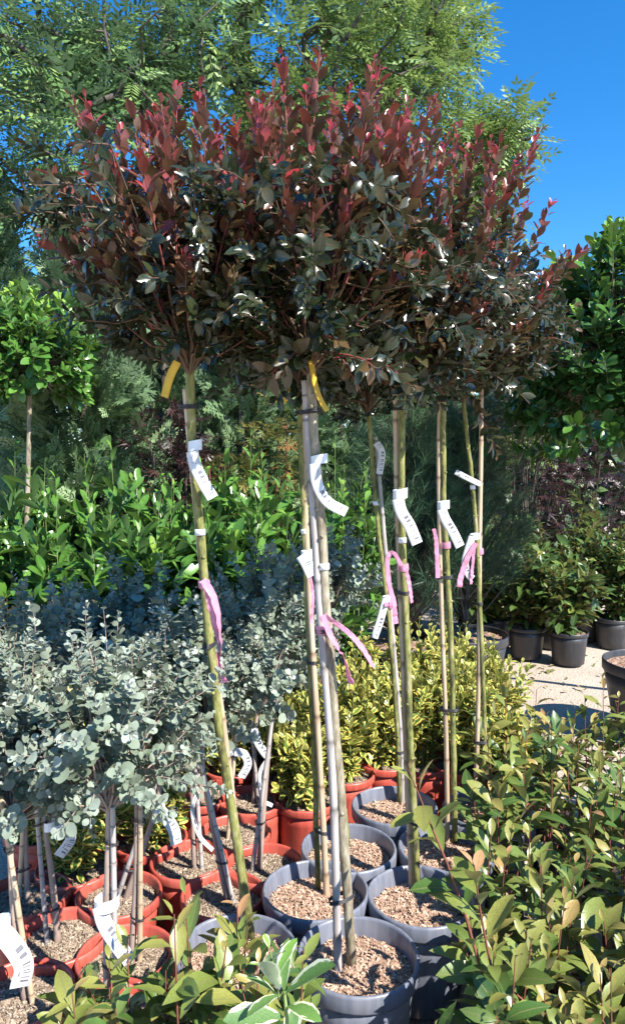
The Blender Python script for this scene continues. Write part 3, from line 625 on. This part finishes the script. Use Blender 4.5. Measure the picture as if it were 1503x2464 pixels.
# ------------------------------------------------------------------ generic leafy shrub in a pot
def shrub(name, label, cat, group, O, potkind, shape, mat, stemmat, leaf, height, spread, stems, lpers, ni, tint=(0, 1), lat=2, arr='spiral', a0=65, a1=25, z0=None, lean=(0, 0), up=.4, droop=0.0, t0=.2, bend=.1, latL=.35, explicit=(), stint=0.0, mulch=True, r0=.004, tj=.15):
    root = thing(name, label, cat, O, group); O = np.array(O); soil = add_pot(root, potkind, mulch=mulch) if potkind else (z0 or 0)
    lv = Leaves(); st = []; fol = link('foliage', None, root)
    for k in range(stems):
        az = 6.283*k/stems+U(-.5, .5); q = U(.1, 1)**.6; tgt = O + np.array([math.cos(az)*spread*q+lean[0], math.sin(az)*spread*q+lean[1], soil+(height-soil)*U(.72, 1)*(1-.22*q)])
        p0 = O + np.array([math.cos(az)*.02, math.sin(az)*.02, soil-.01]); mid = (p0+tgt)/2 + np.array([math.cos(az), math.sin(az), 0])*spread*.12+RNG.normal(0, .012, 3)
        young = tint[1]*U(1-tj*2, 1.05)
        path = shoot(lv, st, None, None, 1, lpers, leaf, t0=t0, a0=a0, a1=a1, tint=(tint[0], young), r0=r0, arr=arr, up=up, path=[p0, mid, tgt], stint=stint, droop=droop)
        L0 = np.linalg.norm(tgt-p0)
        for j in range(lat):
            f = U(.3, .85); i = int(f*6); b = path[i]; d = unit(np.array([U(-1, 1), U(-1, 1), U(.3, 1.1)])); L = L0*latL*U(.6, 1.1)*(1.2-f*.6)
            shoot(lv, st, b, d, L, max(4, int(lpers*.55)), leaf*.95, t0=.12, bend=.3, a0=a0, a1=a1, tint=(tint[0], young), r0=r0*.6, arr=arr, up=up, stint=stint, droop=droop)
    for pts, Y, n in explicit:
        shoot(lv, st, None, None, 1, n, leaf*1.08, t0=.22, a0=a0, a1=a1, tint=(tint[0], tint[1]), r0=r0*1.1, arr=arr, up=up, path=[np.array([O[0], O[1], soil-.01])]+[at(x, y, Y) for x, y in pts], stint=stint, droop=droop)
    V, F, A = join(st); link('stems', make_mesh('stems', V-O, F, M[stemmat], A), fol)
    bake(lv, shape, mat, root, fol, ni); return root

# ------------------------------------------------------------------ photinia beds
PH = dict(shape='phot', mat='photinia', stemmat='redstem', leaf=.088, a0=62, a1=28, up=.55, droop=.12, tint=(.0, .86), t0=.25, bend=.1, tj=.28)
def photinia(x, Y, h, label, group, ni=70, stems=4, lpers=14, lat=2, spread=.1, **kw):
    d = dict(PH); d.update(kw)
    return shrub('photinia', label, 'shrub', group, (x, Y, 0), 'small', height=h, spread=spread, stems=stems, lpers=lpers, lat=lat, ni=ni, **d)
GL = ('bronze-tipped photinia at the bed front beside the cream-edged plant', 'bronze-tipped photinia in the bed beside the biggest grey pot', 'bronze-tipped photinia in the bed beside the second grey pot', 'bronze-tipped photinia in the bed level with the straight green trunk', 'bronze-tipped photinia in the bed next to the tall bare cane pot', 'bronze-tipped photinia in the bed beside the euonymus', 'bronze-tipped photinia in the back row of the bed by the sandy path')
rows = [(1.27, (.27, .45, .6), .56), (1.5, (.4, .55, .72, .88), .64), (1.76, (.47, .64, .82, 1.0), .68), (2.02, (.56, .74, .92, 1.1), .7), (2.3, (.66, .83, 1.0, 1.18), .7), (2.6, (.72, .9, 1.08, 1.28, 1.46), .72), (2.95, (.78, 1.0, 1.2, 1.4, 1.6), .74)]
for gl, (Y, xs_, h) in zip(GL, rows):
    for x in xs_:
        near = Y < 1.9
        photinia(x+U(-.03, .03), Y+U(-.05, .05), h*U(.85, 1.15), gl, 'photinias in the bed beside the grey pots', ni=90 if near else 60, stems=4 if near else 4, lpers=12, lat=1, spread=.12, up=.35)
photinia(.47, 1.45, .55, 'tall photinia shoot with deep red stem leaning over the grey pots', None, ni=60, stems=2, explicit=(([(1118, 2200), (1042, 2000), (982, 1850)], 1.55, 13), ([(1165, 2250), (1140, 2080)], 1.5, 10)), spread=.08)
gl2 = 'young photinia with glossy olive leaves in front of the red and grey pots'
for x, Y, h in ((-.46, 1.42, .64), (-.36, 1.4, .78), (-.25, 1.4, .84), (-.14, 1.36, .76), (-.1, 1.5, .84), (-.3, 1.2, .56), (-.14, 1.18, .58), (-.42, 1.24, .52), (-.06, 1.32, .6)):
    photinia(x, Y, h, gl2, 'photinias in front of the pots', ni=90, stems=3, lpers=13, spread=.1)
shrub('cream_edged_shrub', 'cream-edged variegated shoot in front of the biggest grey pot', 'shrub', None, (-.055, 1.14, 0), 'small', 'obov', 'cream', 'greenstem', .074, .56, .05, 2, 11, 40, tint=(.1, .9), lat=1, a0=70, a1=30, explicit=(([(690, 2450), (672, 2400), (650, 2285)], 1.13, 13),), up=.5)
shrub('cream_edged_shrub', 'low cream-edged variegated plant below the biggest grey pot rim', 'shrub', None, (.11, 1.1, 0), 'small', 'obov', 'cream', 'greenstem', .09, .52, .05, 3, 11, 40, tint=(.1, .7), lat=1, a0=70, a1=30, up=.5)

# ------------------------------------------------------------------ variegated euonymus
EU = dict(shape='euon', mat='euonymus', stemmat='greenstem', leaf=.052, arr='opp', a0=65, a1=25, up=.3, tint=(.1, .8), t0=.12, latL=.4)
le = 'yellow variegated euonymus bush packed behind the grey pots'
def euonymus(vx, vy, h, label, group, pk='red', ni=90, **kw):
    c = at_z(vx, vy, .25); d = dict(EU); d.update(kw); shrub('euonymus', label, 'shrub', group, (c[0], c[1], 0), pk, height=h, spread=.15, stems=11, lpers=28, lat=3, ni=ni, **d)
for vx, vy, h in ((737, 1915, .66), (690, 1850, .68), (830, 1855, .74), (925, 1825, .8), (1020, 1830, .82), (1110, 1835, .82), (880, 1770, .86), (990, 1765, .9), (1090, 1770, .92), (1180, 1790, .84), (780, 1790, .78), (1215, 1865, .6)):
    euonymus(vx, vy, h, le, 'euonymus behind the grey pots')
euonymus(184, 2080, .62, 'shaded variegated euonymus in a red pot under the eucalyptus heads', None, ni=110)
euonymus(363, 2013, .52, 'small bright variegated euonymus in a red pot between eucalyptus trunks', None, ni=110)
euonymus(420, 1880, .6, 'variegated euonymus standing behind the slim mauve eucalyptus trunk', None, ni=70)
euonymus(100, 1990, .6, 'variegated euonymus nearest the bed edge behind the eucalyptus trunks', None, ni=60)
euonymus(560, 1840, .62, 'variegated euonymus glimpsed behind the pair of brown canes', None, ni=60)

# small pot with mulch and a white card, between euonymus and photinia
c = at_z(1215, 1838, .2)
shrub('photinia', 'sparse young photinia in a small black pot with a white card', 'shrub', None, (c[0], c[1], 0), 'black', 'phot', 'photinia', 'redstem', .075, .6, .12, 3, 8, 30, tint=(.05, .8), lat=0, t0=.45)

# ------------------------------------------------------------------ pale photinias below the laurels, and the laurels
for k in range(11):
    x = -1.95+.19*k; photinia(x, 3.5+U(-.1, .1), 1.1*U(.93, 1.05), 'pale bronze young photinia in the row under the laurel hedge', 'pale photinias under the laurels', ni=36, stems=6, lpers=15, mat='bronze', tint=(.1, .95), leaf=.085, spread=.13)
LA = dict(shape='obov', mat='laurel', stemmat='greenstem', leaf=.15, a0=60, a1=24, up=.3, tint=(.1, .8), t0=.18, latL=.32)
LLAB = ('cherry laurel at the hedge end beyond the ball-headed standard', 'tall cherry laurel right behind the ball-headed standard trunk', 'cherry laurel between ball-headed standard and feathery cypress', 'cherry laurel in front of the feathery cypress', 'cherry laurel in front of the deep purple maple', 'cherry laurel directly behind the leaning mossy trunk', 'cherry laurel in front of the low yellow nandina', 'cherry laurel with tall upright shoot before the orange nandina', 'cherry laurel behind the split brown cane', 'low cherry laurel under the ball-headed standard', 'low cherry laurel in front of the tall hedge before the cypress', 'low cherry laurel behind the long pink ribbon')
for k, (vx, top) in enumerate(((-60, 1040), (50, 1000), (150, 1060), (250, 1010), (345, 1020), (440, 1065), (530, 1050), (625, 1015), (705, 1080), (20, 1190), (300, 1180), (560, 1170))):
    Y = 4.15+.3*(k % 2) - (.25 if k > 8 else 0); p = at(vx, top, Y)
    shrub('cherry_laurel', LLAB[k], 'shrub', 'cherry laurels in the hedge', (p[0], Y, 0), 'black', height=p[2]+.03, spread=.26, stems=10, lpers=20, lat=3, ni=110, **LA)
p = at(835, 985, 4.3)
shrub('cherry_laurel', 'bright green cherry laurel standing next to the pine', 'shrub', None, (p[0], 4.3, 0), 'black', height=p[2]+.02, spread=.2, stems=12, lpers=26, lat=3, ni=140, **dict(LA, leaf=.1, tint=(.2, .95)))

# ------------------------------------------------------------------ potted photinias on the sandy ground
RP = dict(shape='phot', mat='photinia', stemmat='redstem', leaf=.115, a0=62, a1=28, up=.5, droop=.1, tint=(0, .3), t0=.06)
for vx, vy, h, lab, pk, ni in ((1378, 1605, .95, 'leafy green photinia in a ribbed black pot standing in full sun', 'black', 140), (1275, 1590, 1.0, 'leafy green photinia in a shaded black pot beside the sunlit one', 'black', 120),
        (1500, 1560, .9, 'green photinia in a black pot behind the wide black tub', 'black', 60), (1150, 1575, .8, 'low photinia beside the black pine tub', 'black', 40)):
    c = at_z(vx, vy, 0); shrub('photinia', lab, 'shrub', None, (c[0], c[1]+.12, 0), pk, height=h, spread=.3, stems=11, lpers=20, lat=4, ni=ni, **RP)
for k, vx in enumerate((1195, 1265, 1335, 1410, 1480, 1545)):
    p = at(vx, 1170+30*(k % 3), 6.3+.25*(k % 2)); shrub('photinia', 'tall bronze-tipped photinia in the dark row behind the black pots', 'shrub', 'tall photinias behind the black pots', (p[0], p[1], 0), 'black', height=p[2], spread=.26, stems=11, lpers=26, lat=3, ni=60, **dict(RP, tint=(0, .3), t0=.04))
c = at_z(1578, 1590, .46); root = thing('plant_tub', 'wide black plastic tub of bark mulch at the path edge', 'pot', (c[0], c[1], 0)); add_pot(root, 'tub')

# ------------------------------------------------------------------ pine in a tub
def pine(label, vx, Y, zlo, zhi, rad, n, group=None):
    p = at(vx, 1200, Y); O = np.array([p[0], Y, 0.0]); root = thing('pine_tree', label, 'tree', O, group); add_pot(root, 'tub')
    tp = catmull([O+[0, 0, .4], O+[.02, 0, zhi*.6], O+[0, .02, zhi-.1]], 12); V, F, A = tube(tp-O, np.linspace(.03, .01, 12), 8, True, 0, .06); link('trunk', make_mesh('trunk', V, F, M['darkbark'], A), root)
    cr = link('crown', None, root); lv = Leaves(); st = []
    for k in range(n):
        z = U(zlo, zhi); f = (z-zlo)/(zhi-zlo); rr = rad*(.55+.75*math.sin(min(1, f*1.1+.22)*2.9))*math.sqrt(U(.15, 1)); az = U(0, 6.283)
        q = O+[math.cos(az)*rr, math.sin(az)*rr, z]; b = O+[0, 0, max(.5, z-.25-rr*.4)]
        d = unit(np.array([math.cos(az)*.8, math.sin(az)*.8, .75])); lv.add(q, d+RNG.normal(0, .25, 3), ZUP+RNG.normal(0, .3, 3), U(.11, .17), .25+.5*f+U(-.2, .3))
        lv.add(q-d*.07, d+RNG.normal(0, .4, 3), ZUP+RNG.normal(0, .3, 3), U(.11, .16), .1+.4*f)
        if k % 3 == 0: st.append(tube(np.array([b, (b+q)/2-[0, 0, .03], q]), [.008, .006, .004], 4, False))
    V, F, A = join(st); link('branches', make_mesh('branches', V-O, F, M['darkbark'], A), cr); bake(lv, 'tuft', 'pine', root, cr)
pine('dark bushy pine with long needles in a wide tub between the trunks', 960, 4.7, .75, 2.02, .36, 520)
pine('second dark pine beside the bushy one, in shade behind the cane', 1120, 4.9, .85, 2.05, .33, 480)

# ------------------------------------------------------------------ ball-headed standard on the left, holly on the right
def ball_tree(name, label, C, rad, base, n, shape, mat, leaf, ni, tint, hz=1.0, cat='tree', potkind='black', lo=-.8, L=(.14, .26)):
    O = np.array([base[0], base[1], 0.0]); root = thing(name, label, cat, O); soil = add_pot(root, potkind) if potkind else 0
    tp = catmull([O+[0, 0, max(soil-.03, -.05)], (O+[0, 0, C[2]])/2*[1, 1, 1]+np.array([C[0]-O[0], C[1]-O[1], 0])*.25+[0, 0, 0] if False else np.array([O[0]*.5+C[0]*.5, O[1]*.5+C[1]*.5, C[2]*.5]), np.array(C)], 14)
    V, F, A = tube(tp-O, np.linspace(.022, .012, 14)*(rad/.3)**.5, 8, True, 0, .05); link('trunk', make_mesh('trunk', V, F, M['darkbark' if rad > .5 else 'greybark'], A), root)
    cr = link('crown', None, root); lv = Leaves(); st = []; C = np.array(C)
    for k in range(n):
        th = math.acos(U(lo, 1)); az = U(0, 6.283); d = np.array([math.sin(th)*math.cos(az), math.sin(th)*math.sin(az), math.cos(th)])
        lump = 1+.16*math.sin(3*az+2*th)+.12*math.sin(5*az-3*th+1)
        p0 = C+d*np.array([rad, rad, rad*hz])*lump*U(.45, .85); l = U(*L)
        st.append(tube(np.array([C-[0, 0, rad*.2], (C+p0)/2+RNG.normal(0, .01, 3), p0]), [.008, .005, .003], 4, False))
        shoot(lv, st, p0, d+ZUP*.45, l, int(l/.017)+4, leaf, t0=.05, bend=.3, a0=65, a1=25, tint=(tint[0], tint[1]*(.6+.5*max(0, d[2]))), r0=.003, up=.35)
    V, F, A = join(st); link('branches', make_mesh('branches', V-O, F, M['greybark'], A), cr); bake(lv, shape, mat, root, cr, ni)
p = at(75, 875, 4.3); b = at(40, 1240, 4.35)
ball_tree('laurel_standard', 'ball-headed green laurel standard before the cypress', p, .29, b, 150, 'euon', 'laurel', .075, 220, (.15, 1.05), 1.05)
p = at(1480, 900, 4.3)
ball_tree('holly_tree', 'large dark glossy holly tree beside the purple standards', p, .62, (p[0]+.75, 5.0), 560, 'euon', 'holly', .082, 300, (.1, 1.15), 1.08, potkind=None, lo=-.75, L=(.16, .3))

# ------------------------------------------------------------------ cypress trees
def cypress(label, vx, top, Y, rad, n, mat='cypress', sz=.2):
    p = at(vx, top, Y); O = np.array([p[0], Y, 0.0]); h = p[2]; root = thing('cypress_tree', label, 'tree', O, None)
    V, F, A = tube(np.array([[0, 0, -.05], [.02, 0, h*.5], [0, 0, h*.97]]), [.07, .045, .008], 8); link('trunk', make_mesh('trunk', V, F, M['darkbark'], A), root)
    cr = link('crown', None, root); lv = Leaves()
    f = RNG.random(n)**.85; z = .25+(h-.25)*f; az = RNG.random(n)*6.283
    lump = 1+.2*np.sin(4*az+z*5)+.16*np.sin(9*z-2*az); rr = rad*np.clip(1-f**2.6, .03, 1)*lump*np.sqrt(RNG.uniform(.3, 1, n))
    out = np.stack([np.cos(az), np.sin(az), np.zeros(n)], -1); P = O+out*rr[:, None]+np.stack([0*z, 0*z, z], -1)
    D = out*.8+ZUP*RNG.uniform(.1, 1.0, (n, 1))+RNG.normal(0, .25, (n, 3)); Nn = ZUP*.5+RNG.normal(0, .8, (n, 3))
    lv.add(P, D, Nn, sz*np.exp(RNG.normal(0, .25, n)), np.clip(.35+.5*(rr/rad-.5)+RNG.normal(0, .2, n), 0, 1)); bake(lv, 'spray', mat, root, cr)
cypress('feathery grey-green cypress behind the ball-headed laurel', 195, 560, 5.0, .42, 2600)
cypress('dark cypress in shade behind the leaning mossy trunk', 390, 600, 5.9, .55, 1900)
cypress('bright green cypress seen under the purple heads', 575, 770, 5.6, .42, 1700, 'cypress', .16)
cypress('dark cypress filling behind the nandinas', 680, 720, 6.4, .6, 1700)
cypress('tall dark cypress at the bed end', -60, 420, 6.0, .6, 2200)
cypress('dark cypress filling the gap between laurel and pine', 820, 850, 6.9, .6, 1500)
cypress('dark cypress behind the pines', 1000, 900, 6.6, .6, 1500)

# ------------------------------------------------------------------ small maples and nandina
def bush(name, label, vx, top, Y, rad, zlo, n, shape, mat, size, stemmat='darkbark', tint=(0, 1)):
    p = at(vx, top, Y); O = np.array([p[0], Y, 0.0]); root = thing(name, label, 'shrub', O); st = []; lv = Leaves(); h = p[2]
    for k in range(9):
        a = U(0, 6.28); q = O+[math.cos(a)*rad*.6, math.sin(a)*rad*.6, U(.7, .95)*h]; st.append(tube(np.array([O+[0, 0, -.02], (O+q)/2+RNG.normal(0, .04, 3), q])-O, [.014, .01, .005], 5, False))
    V, F, A = join(st); link('stems', make_mesh('stems', V, F, M[stemmat], A), root)
    d = unit(RNG.normal(0, 1, (n, 3))); q = RNG.uniform(.2, 1, n)**.5; C = O+np.array([0, 0, (zlo+h)/2]); P = C+d*q[:, None]*np.array([rad, rad, (h-zlo)/2])
    lv.add(P, d*[1, 1, .3]+RNG.normal(0, .5, (n, 3)), ZUP+RNG.normal(0, .4, (n, 3)), size*np.exp(RNG.normal(0, .25, n)), tint[0]+(tint[1]-tint[0])*RNG.random(n))
    bake(lv, shape, mat, root, root, name='foliage')
bush('japanese_maple', 'deep purple japanese maple behind the leaning mossy trunk', 400, 960, 5.0, .4, .6, 1100, 'palm', 'maple', .1)
bush('japanese_maple', 'dark red japanese maple in the shade left of the holly', 1260, 850, 7.3, .6, .2, 1600, 'palm', 'maple', .1)
bush('japanese_maple', 'dark red maple under the holly tree', 1420, 1060, 7.4, .6, .3, 1300, 'palm', 'maple', .09)
bush('nandina', 'yellow and orange nandina with red canes behind the laurels', 650, 945, 5.3, .24, .9, 420, 'palm', 'nandina', .085, 'redstem', (.0, .95))
bush('nandina', 'low yellow nandina glowing beside the purple maple', 545, 1075, 4.9, .2, .9, 260, 'palm', 'nandina', .08, 'redstem', (.1, .7))
bush('acacia_shrub', 'yellow-green feathery shrub seen between the purple head and holly', 1290, 690, 9.0, .6, 1.6, 900, 'pinnate', 'yellowgreen', .2)

# ------------------------------------------------------------------ big trees behind
def big_tree(label, trunk, Yt, regions, ncl, mat, leafsize, per, shape='pinnate', name='ash_tree', tint=(.1, 1), depth=1.3, rb=.14):
    tp = [at(x, y, Yt) for x, y in trunk]; O = np.array([tp[0][0], Yt, 0.0]); root = thing(name, label, 'tree', O)
    tpath = catmull([O+[0, 0, -.1]]+tp, 20); nodes = list(tpath[6:]); par = [-1]*len(nodes); cl = []
    for (x0, y0, x1, y1), wgt in regions:
        for k in range(int(ncl*wgt)):
            a, q = U(0, 6.283), math.sqrt(U(0, 1)); cl.append(at((x0+x1)/2+(x1-x0)/2*q*math.cos(a), (y0+y1)/2+(y1-y0)/2*q*math.sin(a), Yt+U(-depth, depth)*math.sqrt(max(.05, 1-q*q*.8))))
    cl.sort(key=lambda c: min(np.linalg.norm(tpath[8:]-c, axis=1))); n0 = len(nodes); arr = np.array(nodes)
    for c in cl:
        dd = np.linalg.norm(arr-c, axis=1) + .9*np.maximum(0, arr[:, 2]-c[2]+.1); j = int(np.argmin(dd)); b = arr[j]; m = (b+c)/2+RNG.normal(0, .06, 3)+[0, 0, .04]
        nodes += [m, c]; par += [j, len(nodes)-2]; arr = np.vstack([arr, m, c])
    cnt = np.zeros(len(nodes))
    for i in range(len(nodes)-1, n0-1, -1): cnt[i] += 1; cnt[par[i]] += cnt[i] if par[i] >= n0 else 0
    rad = .0045*np.sqrt(np.maximum(cnt, 1))+.003; st = []
    for i in range(n0, len(nodes)):
        st.append(tube(np.array([nodes[par[i]], nodes[i]]), [rad[i]*1.1, rad[i]], 5, False))
    V, F, A = tube(tpath-O, np.linspace(rb, .03, 20), 10, True, 0, .04); link('trunk', make_mesh('trunk', V, F, M['darkbark'], A), root)
    cr = link('crown', None, root); V, F, A = join(st); link('branches', make_mesh('branches', V-O, F, M['darkbark'], A), cr)
    lv = Leaves()
    for c in cl:
        base = U(0, .55); k = int(per*U(.6, 1.4)); d = unit(RNG.normal(0, 1, (k, 3))*[1, 1, .7]+[0, -.1, .15])
        lv.add(c+d*RNG.uniform(0, .12, (k, 1)), d, ZUP*.9+RNG.normal(0, .35, (k, 3))+np.array([.1, -.25, 0]), leafsize*np.exp(RNG.normal(0, .2, k)), tint[0]+(tint[1]-tint[0])*(base+RNG.uniform(0, .45, k)))
    bake(lv, shape, mat, root, cr)
big_tree('tall light green ash tree rising behind the purple heads', [(640, 900), (610, 500), (590, 200), (575, -150), (560, -500)], 7.2,
         [((420, -380, 1000, 330), .5), ((780, -150, 1150, 250), .3), ((560, 150, 1100, 470), .22)], 270, 'ash', .24, 14)
big_tree('broad dark ash tree behind the cypress and leaning trunk', [(400, 900), (395, 500), (400, 200), (410, -150), (400, -500)], 6.6,
         [((-250, -420, 620, 330), .55), ((-150, 60, 520, 560), .4), ((120, 80, 520, 300), .14)], 250, 'ashdark', .25, 12)
big_tree('slender ash tree whose branch reaches into the blue sky', [(1130, 900), (1140, 600), (1160, 420), (1190, 300)], 7.6,
         [((1080, 225, 1275, 420), .6), ((1060, 330, 1220, 620), .5)], 70, 'ash', .22, 15, tint=(.2, 1), depth=.5, rb=.05)

# ------------------------------------------------------------------ far wood and shed
lv = Leaves(); n = 15000; x = RNG.uniform(-11, 11, n); top = 3.0+.7*np.sin(x*1.3)+.4*np.sin(x*3.1+1) + np.where(x < 3, 1.2, 0); z = top*RNG.random(n)**.8; y = 12+RNG.uniform(-.8, .8, n)
lv.add(np.stack([x, y, z], -1), RNG.normal(0, 1, (n, 3))+[0, -.5, .3], RNG.normal(0, .6, (n, 3))+[.2, -.5, .8], .26*np.exp(RNG.normal(0, .25, n)), RNG.random(n))
class Z0: location = (0, 0, 0)
o = bake(lv, 'card', 'far', Z0, None, name='far_wood'); o['label'] = 'far dark green wood closing the view behind the nursery'; o['category'] = 'trees'
c = at(1310, 765, 13.6); root = thing('shed', 'pale grey boarded shed glimpsed between purple head and holly', 'shed', (c[0], c[1], 0))
def box_mesh(name, x0, x1, y0, y1, z0, z1, mat):
    V = [(x, y, z) for z in (z0, z1) for x, y in ((x0, y0), (x1, y0), (x1, y1), (x0, y1))]
    return make_mesh(name, V, [(0, 3, 2, 1), (4, 5, 6, 7), (0, 1, 5, 4), (1, 2, 6, 5), (2, 3, 7, 6), (3, 0, 4, 7)], mat, smooth=False)
link('wall', box_mesh('wall', -.9, .9, 0, 1, 0, c[2]+.12, M['wall']), root)
bd = box_mesh('plank', -.9, .9, -.025, -.004, 0, .14, M['wall'])
for k in range(int((c[2]+.1)/.155)): link('plank', bd, root, (0, 0, .02+.155*k))
link('roof', box_mesh('roof', -1, 1, -.15, 1.1, c[2]+.125, c[2]+.2, M['blackpot']), root)

# ------------------------------------------------------------------ tags and ribbons
mm = lambda px, Y: px*Y/FPX
T = TREES
price_tag('barcode tag half in shade on the leaning mossy trunk', [(463, 1086), (470, 1120), (490, 1160), (512, 1198)], YT[2], mm(28, 1.9), (470, 1072), .013)
price_tag('curled beige barcode tag on the thick knobbly trunk', [(757, 1115), (763, 1165), (788, 1207), (833, 1232)], YT[0], mm(26, 1.85), (768, 1105), .016)
price_tag('white tag with small print low on the split brown cane', [(725, 1335), (738, 1355), (752, 1385)], YT[1], mm(30, 2.1), (738, 1335), .013, dY=-.03)
price_tag('white barcode tag on the straight green trunk above the pink knot', [(956, 1200), (965, 1232), (985, 1265), (1003, 1308)], YT[3], mm(28, 2.15), (962, 1188), .016)
price_tag('white barcode tag on the mossy trunk above the pink band', [(1061, 1225), (1071, 1250), (1089, 1280), (1106, 1315)], YT[5], mm(24, 2.35), (1066, 1215), .015)
price_tag('small pale tag curling from the thin bent green trunk', [(905, 1065), (918, 1090), (912, 1140)], YT[4], mm(18, 2.5), None)
price_tag('long blank tag hanging by the pink band on the bent trunk', [(928, 1440), (915, 1490), (900, 1535)], YT[4], mm(20, 2.4), (930, 1440), .012)
price_tag('white looped tag curling beneath the pink bow on the tall cane', [(1135, 1290), (1118, 1350), (1125, 1380), (1136, 1392)], YT[6], mm(18, 2.5), (1142, 1290), .014)
price_tag('bluish white tag poking sideways behind the tall cane', [(1095, 1135), (1120, 1148), (1155, 1165)], YT[6]+.03, mm(14, 2.5), None)
price_tag('yellow strip tag hanging from the thick knobbly trunk', [(748, 868), (757, 920), (770, 960), (787, 988)], YT[0], mm(13, 1.8), (749, 868), .014, mat='yellow')
price_tag('yellow strip tag hanging under the leaning tree head', [(427, 870), (410, 905), (396, 955)], YT[2], mm(20, 1.8), None, mat='yellow')
price_tag('yellow tag between the crowns behind the grey cane', [(706, 938), (690, 955), (678, 968)], YT[1], mm(15, 2), None, mat='yellow')
ey = [at_z(*e[0], .25)[1] for e in EUC]
price_tag('broad white curled tag sunlit at the end of the bed', [(-6, 2235), (25, 2265), (58, 2320), (48, 2375)], ey[0]-.03, mm(46, 1.8), (5, 2225), .016)
price_tag('long sunlit barcode tag on the two pale canes', [(241, 2180), (252, 2220), (277, 2262), (311, 2310)], ey[2]-.03, mm(34, 1.8), (258, 2170), .022)
price_tag('overexposed white tag hanging on the forked pinkish trunk', [(372, 1935), (398, 1965), (418, 1995), (425, 2030)], ey[4]-.04, mm(30, 2.1), (382, 1930), .014)
price_tag('pale tag curled round the leaning eucalyptus trunk', [(130, 1985), (160, 1990), (170, 2020), (142, 2060)], ey[1]-.03, mm(26, 2), (122, 1985), .013)
price_tag('looped white tag beside the tan eucalyptus cane', [(565, 1808), (588, 1815), (596, 1840), (580, 1870)], ey[8]-.02, mm(20, 2.6), (560, 1808), .012)
price_tag('white tag with barcode between the pair of canes and the cut cane', [(610, 1752), (620, 1785), (640, 1815), (652, 1822)], ey[9]-.02, mm(20, 2.7), None)
price_tag('thin curved printed tag bowing from the cut cane', [(648, 1820), (625, 1860), (630, 1920), (655, 1938)], ey[9]-.1, mm(10, 2.7), None)
price_tag('thin bowed tag at the slim mauve trunk', [(475, 1905), (463, 1950), (480, 2010), (512, 2045)], ey[6]-.08, mm(10, 2.4), None)
price_tag('white card lying in the small black pot among photinias', [(1180, 1800), (1205, 1815), (1238, 1828)], at_z(1215, 1838, .2)[1], mm(18, 3), None)
for pts, k, lab in (([(160, 1705), (190, 1710), (207, 1745), (200, 1790)], 1, 'faded yellow strip looping among the bluest eucalyptus leaves'), ([(165, 1650), (192, 1690), (200, 1740), (215, 1780)], 3, 'faded yellow strip running down through eucalyptus leaves'),
                    ([(340, 1620), (315, 1670), (308, 1700)], 4, 'short faded yellow strip standing up from the eucalyptus'), ([(430, 1668), (465, 1680), (470, 1760), (463, 1850)], 6, 'long faded yellow strip hanging beside the slim mauve trunk'), ([(570, 1705), (585, 1740), (598, 1785)], 8, 'faded yellow strip behind the pink ribbon end')):
    price_tag(lab, pts, ey[k]-.2, mm(11, 2), None, mat='paleyellow', name='strip_tag')
ribbon('long crumpled pink ribbon on the leaning mossy trunk', [([(488, 1395), (515, 1440), (530, 1520), (532, 1610), (538, 1642)], mm(26, 1.85), (0, 150)), ([(490, 1400), (505, 1450), (520, 1530), (528, 1600)], mm(18, 1.85), (40, -120))], YT[2], T[2]['path'], 1400, .0135)
ribbon('pink ribbon bow with two long tails on the thick knobbly trunk', [([(775, 1480), (800, 1540), (825, 1580), (845, 1645)], mm(22, 1.85), (10, 130)), ([(780, 1480), (830, 1515), (868, 1555), (900, 1605)], mm(15, 1.85), (-40, 60))], YT[0], T[0]['spath'], 1490, .013)
ribbon('narrow pink ribbon end on the split brown cane', [([(745, 1380), (752, 1430), (750, 1500)], mm(9, 2.1), (0, 40))], YT[1])
ribbon('pink ribbon looped over the straight green trunk', [([(965, 1360), (945, 1330), (932, 1345), (935, 1400), (950, 1460)], mm(13, 2.1), (0, 30)), ([(975, 1365), (985, 1410), (990, 1450)], mm(12, 2.1), (0, 60))], YT[3], T[3]['path'], 1360, .0135)
ribbon('pink ribbon wrapped on the thin bent trunk and grey cane', [([(925, 1455), (945, 1455), (952, 1500)], mm(14, 2.4), (0, 20))], YT[4], T[4]['spath'], 1456, .011)
ribbon('pink ribbon with upright end on the mossy trunk', [([(1043, 1272), (1049, 1310), (1052, 1390)], mm(12, 2.3), (0, 20))], YT[5], T[5]['path'], 1310, .0135)
ribbon('pink ribbon with frayed tails tied to the tall bare cane', [([(1145, 1306), (1125, 1340), (1110, 1380), (1103, 1412)], mm(17, 2.5), (10, 40)), ([(1140, 1315), (1135, 1370), (1132, 1405)], mm(10, 2.5), (0, 60))], YT[6], T[6]['spath'], 1306, .013)

# ------------------------------------------------------------------ dry leaves on the sand
lv = Leaves(); n = 420; x = RNG.uniform(.6, 4.2, n); y = RNG.uniform(3.2, 6.5, n)
lv.add(np.stack([x, y, np.full(n, .004)], -1), np.stack([RNG.normal(0, 1, n), RNG.normal(0, 1, n), RNG.normal(0, .15, n)], -1), ZUP+RNG.normal(0, .3, (n, 3)), .045*np.exp(RNG.normal(0, .35, n)), RNG.random(n))
o = bake(lv, 'small', 'bronze', Z0, None, name='leaf_litter'); o['label'] = 'dry leaves scattered over the sandy ground'; o['category'] = 'leaves'
